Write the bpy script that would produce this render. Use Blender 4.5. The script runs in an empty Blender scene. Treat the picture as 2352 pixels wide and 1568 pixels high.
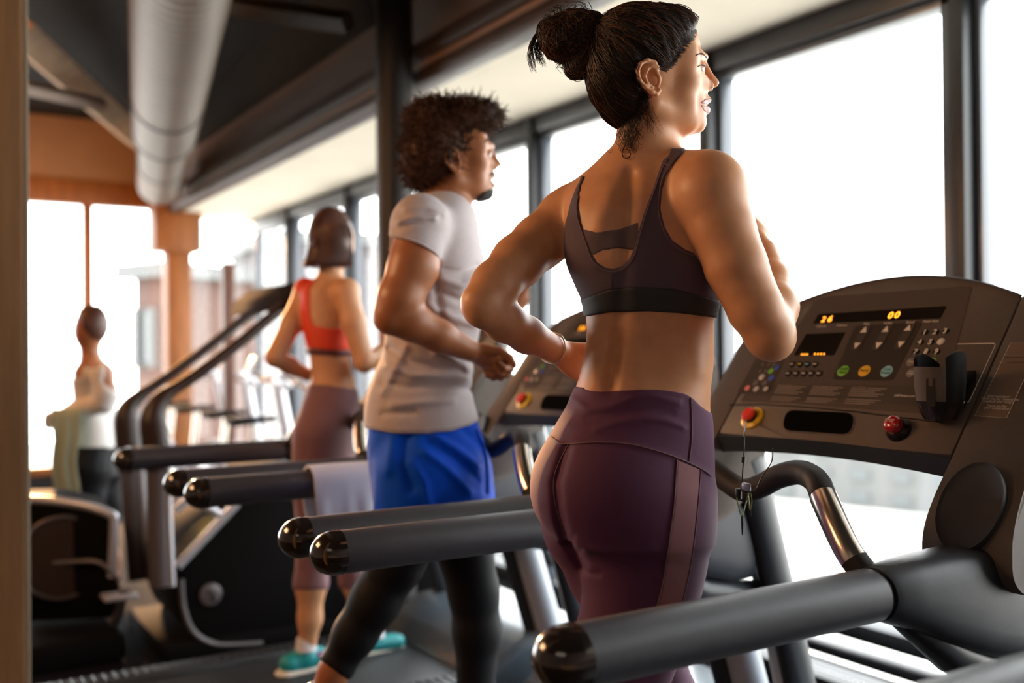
import bpy, bmesh, math, random
import numpy as np
from mathutils import Vector, Matrix
from mathutils.bvhtree import BVHTree
random.seed(7); rng = np.random.default_rng(7)
SC = bpy.context.scene; COL = SC.collection
R = math.radians
# ---------------------------------------------------------------- camera
F = 2287.0; CX, CY = 1176.0, 784.0
YAW = R(58.1); PITCH = R(0.4); ROLL = R(-0.45)
cam_d = bpy.data.cameras.new('camera'); cam = bpy.data.objects.new('camera', cam_d); COL.objects.link(cam)
cam_d.sensor_width = 36.0; cam_d.lens = 36.0 * F / 2352.0; cam_d.clip_start = 0.02; cam_d.clip_end = 600
CAM_LOC = Vector((0, 0, 1.38))
CM = Matrix.Translation(CAM_LOC) @ Matrix.Rotation(YAW, 4, 'Z') @ Matrix.Rotation(math.pi/2 + PITCH, 4, 'X') @ Matrix.Rotation(ROLL, 4, 'Z')
cam.matrix_world = CM; SC.camera = cam
cam_d.dof.use_dof = True; cam_d.dof.focus_distance = 1.80; cam_d.dof.aperture_fstop = 1.75
C3 = np.array(CM.to_3x3()); CL = np.array(CAM_LOC)
def ray(px, py):
    return Vector(C3 @ np.array([(px-CX)/F, -(py-CY)/F, -1.0]))
def PD(px, py, depth): return CAM_LOC + ray(px, py)*depth
def PX(px, py, X):
    r = ray(px, py); return CAM_LOC + r*((X-CAM_LOC.x)/r.x)
def PY(px, py, Y):
    r = ray(px, py); return CAM_LOC + r*((Y-CAM_LOC.y)/r.y)
def PZ(px, py, Z):
    r = ray(px, py); return CAM_LOC + r*((Z-CAM_LOC.z)/r.z)
# ---------------------------------------------------------------- world, sun, lamps, exposure
SC.view_settings.view_transform = 'Standard'; SC.view_settings.look = 'None'
SC.view_settings.gamma = 1.0; SC.view_settings.use_curve_mapping = False
SC.view_settings.exposure = 0.0
SC.cycles.use_denoising = True
SC.cycles.max_bounces = 6; SC.cycles.transparent_max_bounces = 24
SC.cycles.sample_clamp_indirect = 6.0
W = bpy.data.worlds.new('sky'); SC.world = W; W.use_nodes = True
nt = W.node_tree; bg = nt.nodes['Background']
tc = nt.nodes.new('ShaderNodeTexCoord'); sx = nt.nodes.new('ShaderNodeSeparateXYZ'); cr = nt.nodes.new('ShaderNodeValToRGB')
nt.links.new(tc.outputs['Generated'], sx.inputs[0]); nt.links.new(sx.outputs['Z'], cr.inputs[0]); nt.links.new(cr.outputs[0], bg.inputs[0])
cr.color_ramp.elements[0].position = 0.0; cr.color_ramp.elements[0].color = (1.0, 0.98, 0.96, 1)
cr.color_ramp.elements[1].position = 0.7; cr.color_ramp.elements[1].color = (0.90, 0.95, 1.0, 1)
bg.inputs[1].default_value = 9.0
sun_d = bpy.data.lights.new('sun', 'SUN'); sun = bpy.data.objects.new('sun', sun_d); COL.objects.link(sun)
sun_d.energy = 9.0; sun_d.angle = R(3); sun_d.color = (1.0, 0.50, 0.20)
sun.location = (-20, 6, 6)
# low evening sun, coming in through the glazed end wall
sun.rotation_euler = (-Vector((1.0, -0.10, -0.17))).to_track_quat('Z', 'Y').to_euler()
def area(name, loc, target, size, sizey, energy, color):
    l = bpy.data.lights.new(name, 'AREA'); o = bpy.data.objects.new(name, l); COL.objects.link(o)
    l.shape = 'RECTANGLE'; l.size = size; l.size_y = sizey; l.energy = energy; l.color = color
    o.location = loc; o.rotation_euler = (Vector(target)-Vector(loc)).to_track_quat('-Z', 'Y').to_euler()
    return o
# added fill lights behind the camera, plus orange ones for the far end's glow
area('fill_light', (0.6, -1.5, 2.9), (-1.6, 1.6, 1.2), 1.6, 0.6, 5, (1.0, 0.80, 0.62))
area('fill_light', (-3.2, -1.1, 2.5), (-1.9, 1.4, 1.1), 1.2, 0.6, 48, (1.0, 0.52, 0.24))
area('fill_light', (-6.2, -0.8, 2.9), (-7.5, 1.4, 1.2), 1.8, 0.8, 40, (1.0, 0.42, 0.12))
area('fill_light', (-8.6, 0.6, 2.55), (-9.9, 1.4, 1.6), 1.6, 0.6, 32, (1.0, 0.46, 0.16))
# ---------------------------------------------------------------- object helpers
ORG = {}
def props(o, label=None, cat=None, group=None, kind=None):
    if label: o['label'] = label
    if cat: o['category'] = cat
    if group: o['group'] = group
    if kind: o['kind'] = kind
    return o
def thing(name, label, cat, loc=(0, 0, 0), group=None, kind=None):
    o = bpy.data.objects.new(name, None); COL.objects.link(o); o.empty_display_size = 0.1
    o.location = loc; ORG[o.name] = Vector(loc)
    return props(o, label, cat, group, kind)
def origin_of(o):
    v = Vector((0, 0, 0))
    while o is not None:
        v += o.location; o = o.parent
    return v
def mesh_obj(name, verts, faces, mat=None, parent=None, smooth=True, autosm=None):
    me = bpy.data.meshes.new(name)
    verts = np.asarray([tuple(v) for v in verts] if not isinstance(verts, np.ndarray) else verts, dtype=float)
    base = np.array(origin_of(parent)) if parent is not None else None
    if base is None:
        base = np.array([(verts[:, 0].min()+verts[:, 0].max())/2, (verts[:, 1].min()+verts[:, 1].max())/2, verts[:, 2].min()]) if len(verts) else np.zeros(3)
    me.from_pydata((verts-base).tolist(), [], faces if isinstance(faces, list) else faces.tolist())
    me.update()
    if smooth: me.polygons.foreach_set('use_smooth', [True]*len(me.polygons))
    o = bpy.data.objects.new(name, me); COL.objects.link(o)
    if parent is not None: o.parent = parent
    else: o.location = base
    if mat is not None: me.materials.append(mat)
    if autosm is not None: sharp(me, autosm)
    return o
def sharp(me, ang=35):
    bm = bmesh.new(); bm.from_mesh(me)
    for e in bm.edges:
        if len(e.link_faces) == 2 and e.calc_face_angle(0) > R(ang): e.smooth = False
        else: e.smooth = True
    for f in bm.faces: f.smooth = True
    bm.to_mesh(me); bm.free()
class MB:
    """collects shapes, then links them as one mesh object"""
    def __init__(s): s.v = []; s.f = []
    def add(s, v, f):
        n = len(s.v); s.v += [tuple(x) for x in v]; s.f += [[i+n for i in q] for q in f]; return s
    def box(s, c, d, M=None, bev=0.0, seg=2):
        bm = bmesh.new(); bmesh.ops.create_cube(bm, size=1.0)
        for v in bm.verts: v.co = Vector((v.co.x*d[0], v.co.y*d[1], v.co.z*d[2]))
        if bev > 0: bmesh.ops.bevel(bm, geom=bm.edges[:], offset=min(bev, min(d)*0.49), segments=seg, profile=0.5, affect='EDGES')
        T = Matrix.Translation(Vector(c)) @ (M.to_4x4() if M is not None else Matrix.Identity(4))
        bm.verts.index_update()
        s.add([T @ v.co for v in bm.verts], [[v.index for v in f.verts] for f in bm.faces]); bm.free(); return s
    def span(s, a, b, bev=0.0, seg=2):
        a = Vector(a); b = Vector(b)
        return s.box((a+b)/2, (abs(a.x-b.x), abs(a.y-b.y), abs(a.z-b.z)), bev=bev, seg=seg)
    def tube(s, pts, r, n=12, cap=True, ry=None, up=None, closed=False):
        P = [Vector(p) for p in pts]; m = len(P)
        rr = r if hasattr(r, '__len__') else [r]*m
        ry = rr if ry is None else (ry if hasattr(ry, '__len__') else [ry]*m)
        T = []
        for i in range(m):
            a = P[(i-1) % m] if (closed or i > 0) else P[0]; b = P[(i+1) % m] if (closed or i < m-1) else P[m-1]
            t = b-a; T.append(t.normalized() if t.length > 1e-9 else Vector((0, 0, 1)))
        u = Vector(up) if up is not None else (Vector((0, 0, 1)) if abs(T[0].z) < 0.9 else Vector((1, 0, 0)))
        V = []; 
        for i in range(m):
            u = u - T[i]*u.dot(T[i])
            if u.length < 1e-6: u = T[i].orthogonal()
            u.normalize(); w = T[i].cross(u)
            for k in range(n):
                a = 2*math.pi*k/n; V.append(P[i] + w*(math.cos(a)*rr[i]) + u*(math.sin(a)*ry[i]))
        Fc = []
        for i in range(m if closed else m-1):
            j = (i+1) % m
            for k in range(n): Fc.append([i*n+k, i*n+(k+1) % n, j*n+(k+1) % n, j*n+k])
        if cap and not closed:
            Fc.append(list(range(n))[::-1]); Fc.append([(m-1)*n+k for k in range(n)])
        return s.add(V, Fc)
    def prism(s, poly, a, b):
        """poly: list of 3D points; extruded by vector from a to b offsets"""
        a = Vector(a); b = Vector(b); n = len(poly)
        V = [Vector(p)+a for p in poly] + [Vector(p)+b for p in poly]
        Fc = [list(range(n))[::-1], [n+i for i in range(n)]] + [[i, (i+1) % n, n+(i+1) % n, n+i] for i in range(n)]
        return s.add(V, Fc)
    def lathe(s, prof, c, axis=(0, 0, 1), n=24):
        ax = Vector(axis).normalized(); u = ax.orthogonal().normalized(); w = ax.cross(u); c = Vector(c)
        V = []; Fc = []
        for (r, h) in prof:
            for k in range(n):
                a = 2*math.pi*k/n; V.append(c+ax*h+u*(math.cos(a)*r)+w*(math.sin(a)*r))
        m = len(prof)
        for i in range(m-1):
            for k in range(n): Fc.append([i*n+k, i*n+(k+1) % n, (i+1)*n+(k+1) % n, (i+1)*n+k])
        Fc.append(list(range(n))[::-1]); Fc.append([(m-1)*n+k for k in range(n)])
        return s.add(V, Fc)
    def loft(s, rings, cap=True):
        n = len(rings[0]); V = [p for r in rings for p in r]; m = len(rings); Fc = []
        for i in range(m-1):
            for k in range(n): Fc.append([i*n+k, i*n+(k+1) % n, (i+1)*n+(k+1) % n, (i+1)*n+k])
        if cap: Fc.append(list(range(n))[::-1]); Fc.append([(m-1)*n+k for k in range(n)])
        return s.add(V, Fc)
    def build(s, name, mat, parent=None, smooth=True, sh=35, bev=0.0):
        o = mesh_obj(name, s.v, s.f, mat, parent, False)
        bm = bmesh.new(); bm.from_mesh(o.data); bmesh.ops.recalc_face_normals(bm, faces=bm.faces)
        if bev > 0:
            es = [e for e in bm.edges if len(e.link_faces) == 2 and e.calc_face_angle(0) > R(30)]
            bmesh.ops.bevel(bm, geom=es, offset=bev, segments=2, profile=0.5, affect='EDGES', clamp_overlap=True)
        bm.to_mesh(o.data); bm.free()
        if smooth: sharp(o.data, sh)
        return o
def smoothpath(pts, per=8, closed=False):
    """Catmull-Rom"""
    P = [Vector(p) for p in pts]; n = len(P); out = []
    rng_ = range(n if closed else n-1)
    for i in rng_:
        if closed: a, b, c, d = P[(i-1) % n], P[i], P[(i+1) % n], P[(i+2) % n]
        else: a, b, c, d = P[max(i-1, 0)], P[i], P[i+1], P[min(i+2, n-1)]
        for k in range(per):
            t = k/per; out.append(0.5*((2*b)+(c-a)*t+(2*a-5*b+4*c-d)*t*t+(3*b-a-3*c+d)*t**3))
    if not closed: out.append(P[-1])
    return out
# ---------------------------------------------------------------- materials
MATS = {}
def mat(name, col, rough=0.5, metal=0.0, spec=0.5, noise=0.0, nscale=40, bump=0.0, bscale=200, sss=0.0, sheen=0.0, emit=None, estr=0.0, coat=0.0, col2=None, stretch=(1, 1, 1)):
    m = bpy.data.materials.new(name); m.use_nodes = True; nt = m.node_tree; b = nt.nodes['Principled BSDF']
    b.inputs['Base Color'].default_value = (*col, 1); b.inputs['Roughness'].default_value = rough
    b.inputs['Metallic'].default_value = metal; b.inputs['Specular IOR Level'].default_value = spec
    if coat: b.inputs['Coat Weight'].default_value = coat
    if sheen:
        b.inputs['Sheen Weight'].default_value = sheen; b.inputs['Sheen Roughness'].default_value = 0.4
        b.inputs['Sheen Tint'].default_value = (min(1, col[0]*2+.3), min(1, col[1]*2+.3), min(1, col[2]*2+.3), 1)
    if sss:
        b.inputs['Subsurface Weight'].default_value = sss; b.inputs['Subsurface Radius'].default_value = (1.0, 0.35, 0.15)
        b.inputs['Subsurface Scale'].default_value = 0.012
    tc = nt.nodes.new('ShaderNodeTexCoord'); mp = nt.nodes.new('ShaderNodeMapping'); mp.inputs['Scale'].default_value = stretch
    nt.links.new(tc.outputs['Object'], mp.inputs[0])
    if noise or col2:
        n = nt.nodes.new('ShaderNodeTexNoise'); n.inputs['Scale'].default_value = nscale; n.inputs['Detail'].default_value = 5
        nt.links.new(mp.outputs[0], n.inputs['Vector'])
        r = nt.nodes.new('ShaderNodeValToRGB'); r.color_ramp.elements[0].position = 0.3; r.color_ramp.elements[1].position = 0.7
        c2 = col2 if col2 else tuple(min(1, c*(1+noise)) for c in col)
        c1 = col if col2 else tuple(c*(1-noise) for c in col)
        r.color_ramp.elements[0].color = (*c1, 1); r.color_ramp.elements[1].color = (*c2, 1)
        nt.links.new(n.outputs[0], r.inputs[0]); nt.links.new(r.outputs[0], b.inputs['Base Color'])
    if bump:
        n2 = nt.nodes.new('ShaderNodeTexNoise'); n2.inputs['Scale'].default_value = bscale; n2.inputs['Detail'].default_value = 3
        nt.links.new(mp.outputs[0], n2.inputs['Vector'])
        bp = nt.nodes.new('ShaderNodeBump'); bp.inputs['Strength'].default_value = bump; bp.inputs['Distance'].default_value = 0.002
        nt.links.new(n2.outputs[0], bp.inputs['Height']); nt.links.new(bp.outputs[0], b.inputs['Normal'])
    if emit:
        b.inputs['Emission Color'].default_value = (*emit, 1); b.inputs['Emission Strength'].default_value = estr
    MATS[name] = m; return m
mat('rubber_floor', (0.006, 0.006, 0.008), 0.9, spec=.1, bump=0.3, bscale=300, noise=0.3, nscale=120)
mat('ceiling_dark', (0.0055, 0.0038, 0.0032), 0.9, noise=0.3, nscale=3)
mat('soffit_cream', (0.80, 0.72, 0.60), 0.85, noise=0.04, nscale=2)
mat('bulkhead_taupe', (0.20, 0.145, 0.125), 0.8, noise=0.08, nscale=1.5)
mat('trim_brown', (0.04, 0.022, 0.017), 0.45, noise=0.1, nscale=5)
mat('trim_light', (0.26, 0.16, 0.11), 0.5)
mat('wood_post', (0.25, 0.115, 0.038), 0.6, noise=0.35, nscale=6, stretch=(4, 4, 0.35), bump=0.3, bscale=30)
mat('wood_flare_orange', (0.26, 0.09, 0.016), 0.55, noise=0.3, nscale=5, stretch=(4, 4, 0.4))  # orange of the flare glow put into the wood's base colour
mat('post_edge', (0.36, 0.29, 0.20), 0.5)
mat('column_dark', (0.006, 0.005, 0.005), 0.5)
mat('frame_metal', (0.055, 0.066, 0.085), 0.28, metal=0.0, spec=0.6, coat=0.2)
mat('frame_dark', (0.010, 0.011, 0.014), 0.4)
mat('sill_black', (0.012, 0.013, 0.016), 0.5)
mat('duct_metal', (0.095, 0.060, 0.038), 0.5, metal=0.2, noise=0.1, nscale=4)
mat('duct_band', (0.05, 0.036, 0.028), 0.5, metal=0.2)
mat('beam_timber', (0.50, 0.34, 0.21), 0.7, noise=0.2, nscale=6)
mat('plaster_tan', (0.36, 0.21, 0.12), 0.85, noise=0.08, nscale=2)
g = bpy.data.materials.new('window_glass'); g.use_nodes = True; t = g.node_tree; t.nodes.clear()
go = t.nodes.new('ShaderNodeOutputMaterial'); mx = t.nodes.new('ShaderNodeMixShader'); tr = t.nodes.new('ShaderNodeBsdfTransparent'); gl = t.nodes.new('ShaderNodeBsdfGlossy')
lw = t.nodes.new('ShaderNodeLayerWeight'); lw.inputs[0].default_value = 0.5
pw = t.nodes.new('ShaderNodeMath'); pw.operation = 'POWER'; pw.inputs[1].default_value = 5.0
ml = t.nodes.new('ShaderNodeMath'); ml.operation = 'MULTIPLY_ADD'; ml.inputs[1].default_value = 0.5; ml.inputs[2].default_value = 0.03
gl.inputs['Roughness'].default_value = 0.02; tr.inputs[0].default_value = (0.97, 0.985, 0.98, 1)
t.links.new(lw.outputs['Facing'], pw.inputs[0]); t.links.new(pw.outputs[0], ml.inputs[0])
t.links.new(ml.outputs[0], mx.inputs[0]); t.links.new(tr.outputs[0], mx.inputs[1]); t.links.new(gl.outputs[0], mx.inputs[2]); t.links.new(mx.outputs[0], go.inputs[0])
MATS['window_glass'] = g
# ================================================================= the room
H = 2.72; YW = 3.2; XE = -10.3; YB = 2.33; HC = 3.62
def structure(o): o['kind'] = 'structure'; return o
structure(MB().span((XE-.3, -3.2, -.1), (2.2, YW+.3, 0)).build('floor', MATS['rubber_floor']))
structure(MB().span((XE-.3, -3.2, HC), (2.2, YB+.06, HC+.1)).build('ceiling', MATS['ceiling_dark']))
structure(MB().span((XE, YB, H), (2.2, YW+.25, H+.07)).build('trim_1', MATS['soffit_cream']))
structure(MB().span((XE, YB-.02, H+.16), (2.2, YB+.06, HC)).build('wall_bulkhead', MATS['bulkhead_taupe']))
structure(MB().span((XE, YB-.03, 3.2), (2.2, YB-.0, HC)).build('trim_dark_recess', MATS['ceiling_dark']))  # flat dark strip painting in the dark recess above the bulkhead face
tb = structure(MB().span((XE, YB-.10, H-.02), (2.2, YB+.02, H+.06), bev=.012).build('trim_2', MATS['trim_brown']))
MB().span((XE, YB-.075, H+.06), (2.2, YB-.02, H+.105), bev=.01).build('trim_strip', MATS['trim_light'], tb)
MB().span((XE, YB-.10, H+.105), (2.2, YB-.02, H+.19), bev=.01).build('trim_cap', MATS['trim_brown'], tb)
structure(MB().span((2.2, -3.2, 0), (2.3, YW+.3, HC)).build('wall_right', MATS['bulkhead_taupe']))
structure(MB().span((XE-.3, -3.3, 0), (2.3, -3.2, HC)).build('wall_back', MATS['bulkhead_taupe']))
# --- window wall: sill wall, low strip windows and tall windows between mullions
xs_m = [1.75, 0.45, -0.85, -2.13, -3.39, -4.85, -6.28, -7.62, -9.05, XE+.12]
SILL = 0.28
structure(MB().span((XE, YW-.05, 0), (2.2, YW+.12, 0.055)).build('wall_front', MATS['sill_black']))
structure(MB().span((XE, YW+.10, H), (2.2, YW+.25, HC)).build('wall_front', MATS['bulkhead_taupe']))
for i in range(len(xs_m)-1):
    a, b = xs_m[i+1], xs_m[i]
    w = thing('window_%d' % (i+1), None, None, ((a+b)/2, YW, SILL), kind='structure')
    near = MATS['frame_metal']
    fw = 0.055
    # fixed frame, members overlapping the shared mullion line by half its width
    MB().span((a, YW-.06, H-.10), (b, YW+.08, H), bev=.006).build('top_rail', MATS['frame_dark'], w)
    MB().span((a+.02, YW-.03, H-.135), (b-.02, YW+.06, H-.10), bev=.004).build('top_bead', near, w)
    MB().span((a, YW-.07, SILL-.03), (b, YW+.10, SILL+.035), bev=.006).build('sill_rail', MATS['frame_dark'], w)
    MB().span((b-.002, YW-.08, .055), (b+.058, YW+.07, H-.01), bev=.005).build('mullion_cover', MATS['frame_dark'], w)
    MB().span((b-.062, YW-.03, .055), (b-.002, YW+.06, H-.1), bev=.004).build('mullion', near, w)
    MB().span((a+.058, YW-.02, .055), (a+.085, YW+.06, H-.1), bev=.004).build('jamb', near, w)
    MB().span((a+.06, YW+.016, SILL+.035), (b-.06, YW+.022, H-.13)).build('pane', MATS['window_glass'], w, smooth=False)
    MB().span((a+.06, YW+.016, .06), (b-.06, YW+.022, SILL-.03)).build('low_pane', MATS['window_glass'], w, smooth=False)
    MB().span((a+.04, YW-.04, .145), (b-.04, YW+.05, .185), bev=.004).build('low_bar', MATS['frame_dark'], w)
# --- glazed end wall
yl = [-3.2, -1.9, -.55, 0.62, 1.20, 2.30]
structure(MB().span((XE-.15, -3.2, 2.80), (XE, YW+.2, HC)).build('wall_left', MATS['plaster_tan']))
structure(MB().span((XE-.05, -3.2, 2.79), (XE+.06, YB, 3.02), bev=.01).build('trim_3', MATS['wood_flare_orange']))
structure(MB().span((XE-.12, -3.2, 0), (XE, YW+.2, .22)).build('wall_left', MATS['sill_black']))
ye = [-2.6, -1.2, .2, 1.60, 2.33]
for i in range(4):
    a, b = ye[i], ye[i+1]
    w = thing('window_%d' % (20+i), None, None, (XE, (a+b)/2, .22), kind='structure')
    MB().span((XE-.06, a-.045, .22), (XE+.04, a+.045, 2.80), bev=.006).build('mullion', MATS['wood_flare_orange'], w)
    MB().span((XE-.05, a, .22), (XE+.03, b, .30), bev=.006).build('sill_rail', MATS['wood_flare_orange'], w)
    MB().span((XE-.02, a+.04, .28), (XE-.014, b-.04, 2.80)).build('pane', MATS['window_glass'], w, smooth=False)
w = thing('window_25', None, None, (XE, 2.9, .22), kind='structure')
MB().span((XE-.05, 2.5, .22), (XE+.03, YW, .30), bev=.006).build('sill_rail', MATS['wood_flare_orange'], w)
MB().span((XE-.02, 2.5, .28), (XE-.014, YW, 2.72)).build('pane', MATS['window_glass'], w, smooth=False)
# corner pillar with its capital block
c = thing('corner_pillar', 'orange-brown pillar where the bulkhead meets the far glazed wall', 'pillar', (-9.95, 2.36, 0))
MB().span((-10.05, 2.24, 0), (-9.83, 2.47, 2.4), bev=.02).build('shaft', MATS['wood_flare_orange'], c)
MB().span((-10.1, 2.12, 2.34), (-9.78, 2.56, 2.82), bev=.02).build('capital', MATS['wood_flare_orange'], c)
# round dark steel column, with knee bracket under the ceiling
p = PD(908, 500, 4.95); cx_, cy_ = p.x, p.y
c = thing('steel_column', 'thick near-black column behind the running man, floor to ceiling', 'column', (cx_, cy_, 0))
MB().tube([(cx_, cy_, 0), (cx_, cy_, HC)], .092, n=28).build('shaft', MATS['column_dark'], c, sh=50)
e1 = PD(790, 30, 5.2); 
MB().prism([(cx_-.0, cy_-.05, HC), (cx_-.42, cy_-.05, HC), (cx_-.0, cy_-.05, 2.98)], (0, -.03, 0), (0, .05, 0)).build('bracket', MATS['column_dark'], c)
MB().box((cx_, cy_, HC-.12), (.34, .5, .24), bev=.01).build('cap_plate', MATS['column_dark'], c)
MB().lathe([(.0, 0), (.13, 0), (.13, .02), (.09, .03), (.0, .03)], (cx_, cy_, 0.0)).build('base_plate', MATS['column_dark'], c)
# timber post close on the left
pb = PD(54, 800, 1.25); pa = PD(-60, 800, 1.25)
c = thing('timber_post', 'thick worn brown timber post at the left edge of the picture', 'post', (pa.x, pa.y, 0))
dv = ray(54, 800); dv.z = 0; dv.normalize(); rv = Vector((-dv.y, dv.x, 0)); rv = -rv if rv.dot(pb-pa) < 0 else rv
Lx = .16; M3 = Matrix(((rv.x, dv.x, 0), (rv.y, dv.y, 0), (0, 0, 1)))
cc = pb - rv*(Lx/2) + dv*.07; MB().box((cc.x, cc.y, HC/2), (Lx, .12, HC), M3, bev=.004).build('timber', MATS['wood_post'], c)
cc = pb + rv*.0035 + dv*.03; MB().box((cc.x, cc.y, HC/2), (.007, .03, HC), M3, bev=.001).build('edge_strip', MATS['post_edge'], c)
# spiral duct, hung under the ceiling
D0 = PD(412, 0, 4.5); D1 = PD(374, 290, 6.9); D2 = PD(364, 425, 8.9)
dirv = (D2-D0).normalized(); dn = D0 - dirv*2.6
c = thing('air_duct', 'large spiral metal air duct running under the dark ceiling', 'duct', tuple(dn))
L = (D2-dn).length
def dpt(s): return dn + dirv*s
s1 = (D1-dn).length
n = 3*int(s1/.09)
pts = []; rr = []
for i in range(int(s1/.03)):
    pts.append(dpt(i*.03)); rr.append(.214 + (.004 if i % 3 == 0 else 0))
MB().tube(pts, rr, n=40).build('wide_duct', MATS['duct_metal'], c, sh=60)
pts = []; rr = []
for i in range(int((L-s1)/.03)):
    pts.append(dpt(s1+i*.03)); rr.append((.214-.005*i if i < 7 else .180) + (.004 if i % 3 == 0 else 0))
MB().tube(pts, rr, n=40).build('narrow_duct', MATS['duct_metal'], c, sh=60)
MB().tube([dpt(s1+.03), dpt(s1)], [.236]*2, n=40)
for s in ((PD(398, 165, 6.1)-dn).length, s1-.02, (s1+L)/2, 1.2):
    MB().tube([dpt(s), dpt(s+.05)], (.222 if s < s1 else .187), n=40).build('duct_band', MATS['duct_band'], c, sh=60)
# pale diagonal braces and tie under the ceiling at left
def brace(name, lab, p, q, w, h, m='beam_timber', cat='beam', grp=None):
    p = Vector(p); q = Vector(q)
    o = MB().tube([p, q], w, n=4, ry=h).build(name, MATS[m], sh=20); return props(o, lab, cat, grp)
brace('diagonal_beam', 'broad tan diagonal beam under the ceiling, upper left', PD(20, 55, 6.0), PD(330, 330, 9.2), .15, .1)
brace('thin_tie', 'thin pale tie bar under the broad diagonal beam', PD(20, 192, 6.0), PD(235, 240, 7.4), .05, .05, 'trim_light', 'tie bar')
brace('cross_beam', 'dim grey-brown beam across the dark ceiling above the column', PD(520, 10, 5.6), PD(800, 52, 5.2), .06, .06, 'duct_band')
# --- what stands outside
mat('facade_white', (0.10, 0.10, 0.098), .8, noise=.05, nscale=.3)
mat('facade_grey', (0.072, 0.064, 0.069), .8, noise=.05, nscale=.3)
mat('facade_pink', (0.075, 0.037, 0.028), .8, noise=.05, nscale=.3)
mat('facade_glass', (0.078, 0.086, 0.09), .3)
mat('ground_pale', (0.55, 0.53, 0.48), .9, noise=.1, nscale=.2)
structure(MB().span((-160, -80, -12.2), (80, 160, -12)).build('ground', MATS['ground_pale']))
def building(p0, p1, base, top, depth, nx, nz, m, lab, name='apartment_building'):
    p0 = Vector(p0); p1 = Vector(p1); d = p1-p0; d.z = 0; L = d.length; d.normalize(); nv = Vector((-d.y, d.x, 0))
    mid = (p0+p1)/2
    if nv.dot(mid-CAM_LOC) < 0: nv = -nv
    M = Matrix(((d.x, nv.x, 0), (d.y, nv.y, 0), (0, 0, 1)))
    c0 = mid+nv*(depth/2); e = thing(name, lab, 'building', (c0.x, c0.y, base))
    MB().box((c0.x, c0.y, (base+top)/2), (L, depth, top-base), M).build('wall', MATS[m], e, smooth=False)
    MB().box((c0.x, c0.y, top+.15), (L+.6, depth+.6, .3), M).build('roof', MATS['facade_white'], e, smooth=False)
    for i in range(nx):
        for k in range(nz):
            q = p0 + d*(L*(i+.5)/nx); z = base+(top-base)*(k+.5)/nz
            wd = L/nx*.5; hh = (top-base)/nz*.5
            f = MB().box((q.x-nv.x*.06, q.y-nv.y*.06, z), (wd, .2, hh), M).build('window', MATS['facade_white'], e, smooth=False)
            MB().box((q.x-nv.x*.17, q.y-nv.y*.17, z), (wd*.84, .06, hh*.84), M).build('pane', MATS['facade_glass'], f, smooth=False)
    return e
building(PD(1760, 900, 88), PD(2330, 900, 74), -12, -6.5, 10, 6, 3, 'facade_white', 'pale apartment block below the window beyond the nearest console')
building(PD(534, 700, 30), PD(648, 700, 25), -12, 4.1, 5, 3, 6, 'facade_grey', 'grey-lilac building seen between the far window mullions')
building(PD(312, 700, 21), PD(372, 700, 20.5), -12, 2.9, 3, 2, 6, 'facade_pink', 'brownish pink building wall outside beside the orange pillar')
# ================================================================= treadmills
mat('rail_grip', (0.045, 0.045, 0.058), 0.42, noise=.06, nscale=60, bump=.15, bscale=900, spec=.6)
mat('rail_cap', (0.018, 0.014, 0.013), 0.16, spec=.7, coat=.5)
mat('console_plastic', (0.130, 0.106, 0.092), 0.62, noise=.05, nscale=80, bump=.25, bscale=1400, spec=.25)
mat('console_overlay', (0.098, 0.078, 0.067), 0.30, spec=.5, coat=.25)
mat('overlay_dark', (0.050, 0.041, 0.036), 0.28, spec=.5, coat=.2)
mat('overlay_mid', (0.075, 0.062, 0.054), 0.28, spec=.5, coat=.2)
mat('display_black', (0.012, 0.009, 0.007), 0.15, spec=.6, coat=.5)
mat('pocket_black', (0.003, 0.003, 0.003), 0.95, spec=.03)
mat('seam_black', (0.006, 0.006, 0.006), 0.5)
mat('under_plastic', (0.030, 0.040, 0.050), 0.4)
mat('shroud_plastic', (0.026, 0.030, 0.042), 0.42, spec=.45, bump=.15, bscale=900)
mat('shroud_side', (0.034, 0.033, 0.038), 0.48, bump=.2, bscale=900)
mat('bar_foam', (0.030, 0.026, 0.025), 0.6, spec=.3, bump=.1, bscale=900)
mat('chrome', (0.78, 0.70, 0.62), 0.25, metal=1.0)
mat('upright_silver', (0.42, 0.46, 0.52), 0.34, metal=.15, spec=.7)
mat('upright_dark', (0.020, 0.024, 0.032), 0.4)
mat('belt_black', (0.010, 0.011, 0.014), 0.5, bump=.3, bscale=500)
mat('deck_grey', (0.024, 0.029, 0.036), 0.42)
mat('motor_cover', (0.09, 0.12, 0.15), 0.28, coat=.3)
mat('yellow_ring', (0.75, 0.48, 0.03), 0.35)
mat('red_button', (0.85, 0.05, 0.03), 0.3)
mat('red_stop', (0.40, 0.010, 0.015), 0.12, coat=1.0)
mat('btn_green', (0.18, 0.50, 0.06), 0.4)
mat('btn_amber', (0.80, 0.45, 0.02), 0.4)
mat('btn_blue', (0.25, 0.55, 0.66), 0.4)
mat('btn_royal', (0.05, 0.12, 0.60), 0.4)
mat('btn_pink', (0.85, 0.25, 0.25), 0.4)
mat('btn_black', (0.010, 0.010, 0.010), 0.3)
mat('btn_grey', (0.15, 0.13, 0.12), 0.4)
mat('btn_silver', (0.55, 0.52, 0.50), 0.3)
mat('print_white', (0.75, 0.68, 0.60), 0.5)
mat('print_dim', (0.30, 0.25, 0.21), 0.5)
mat('print_dark', (0.02, 0.05, 0.02), 0.5)
mat('led_orange', (0.3, 0.1, 0.0), 0.4, emit=(1.0, 0.32, 0.02), estr=3.2)
mat('cord_black', (0.01, 0.01, 0.01), 0.4)
mat('cord_green', (0.35, 0.42, 0.10), 0.4)
mat('sticker_clear', (0.21, 0.15, 0.11), 0.35)

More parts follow.
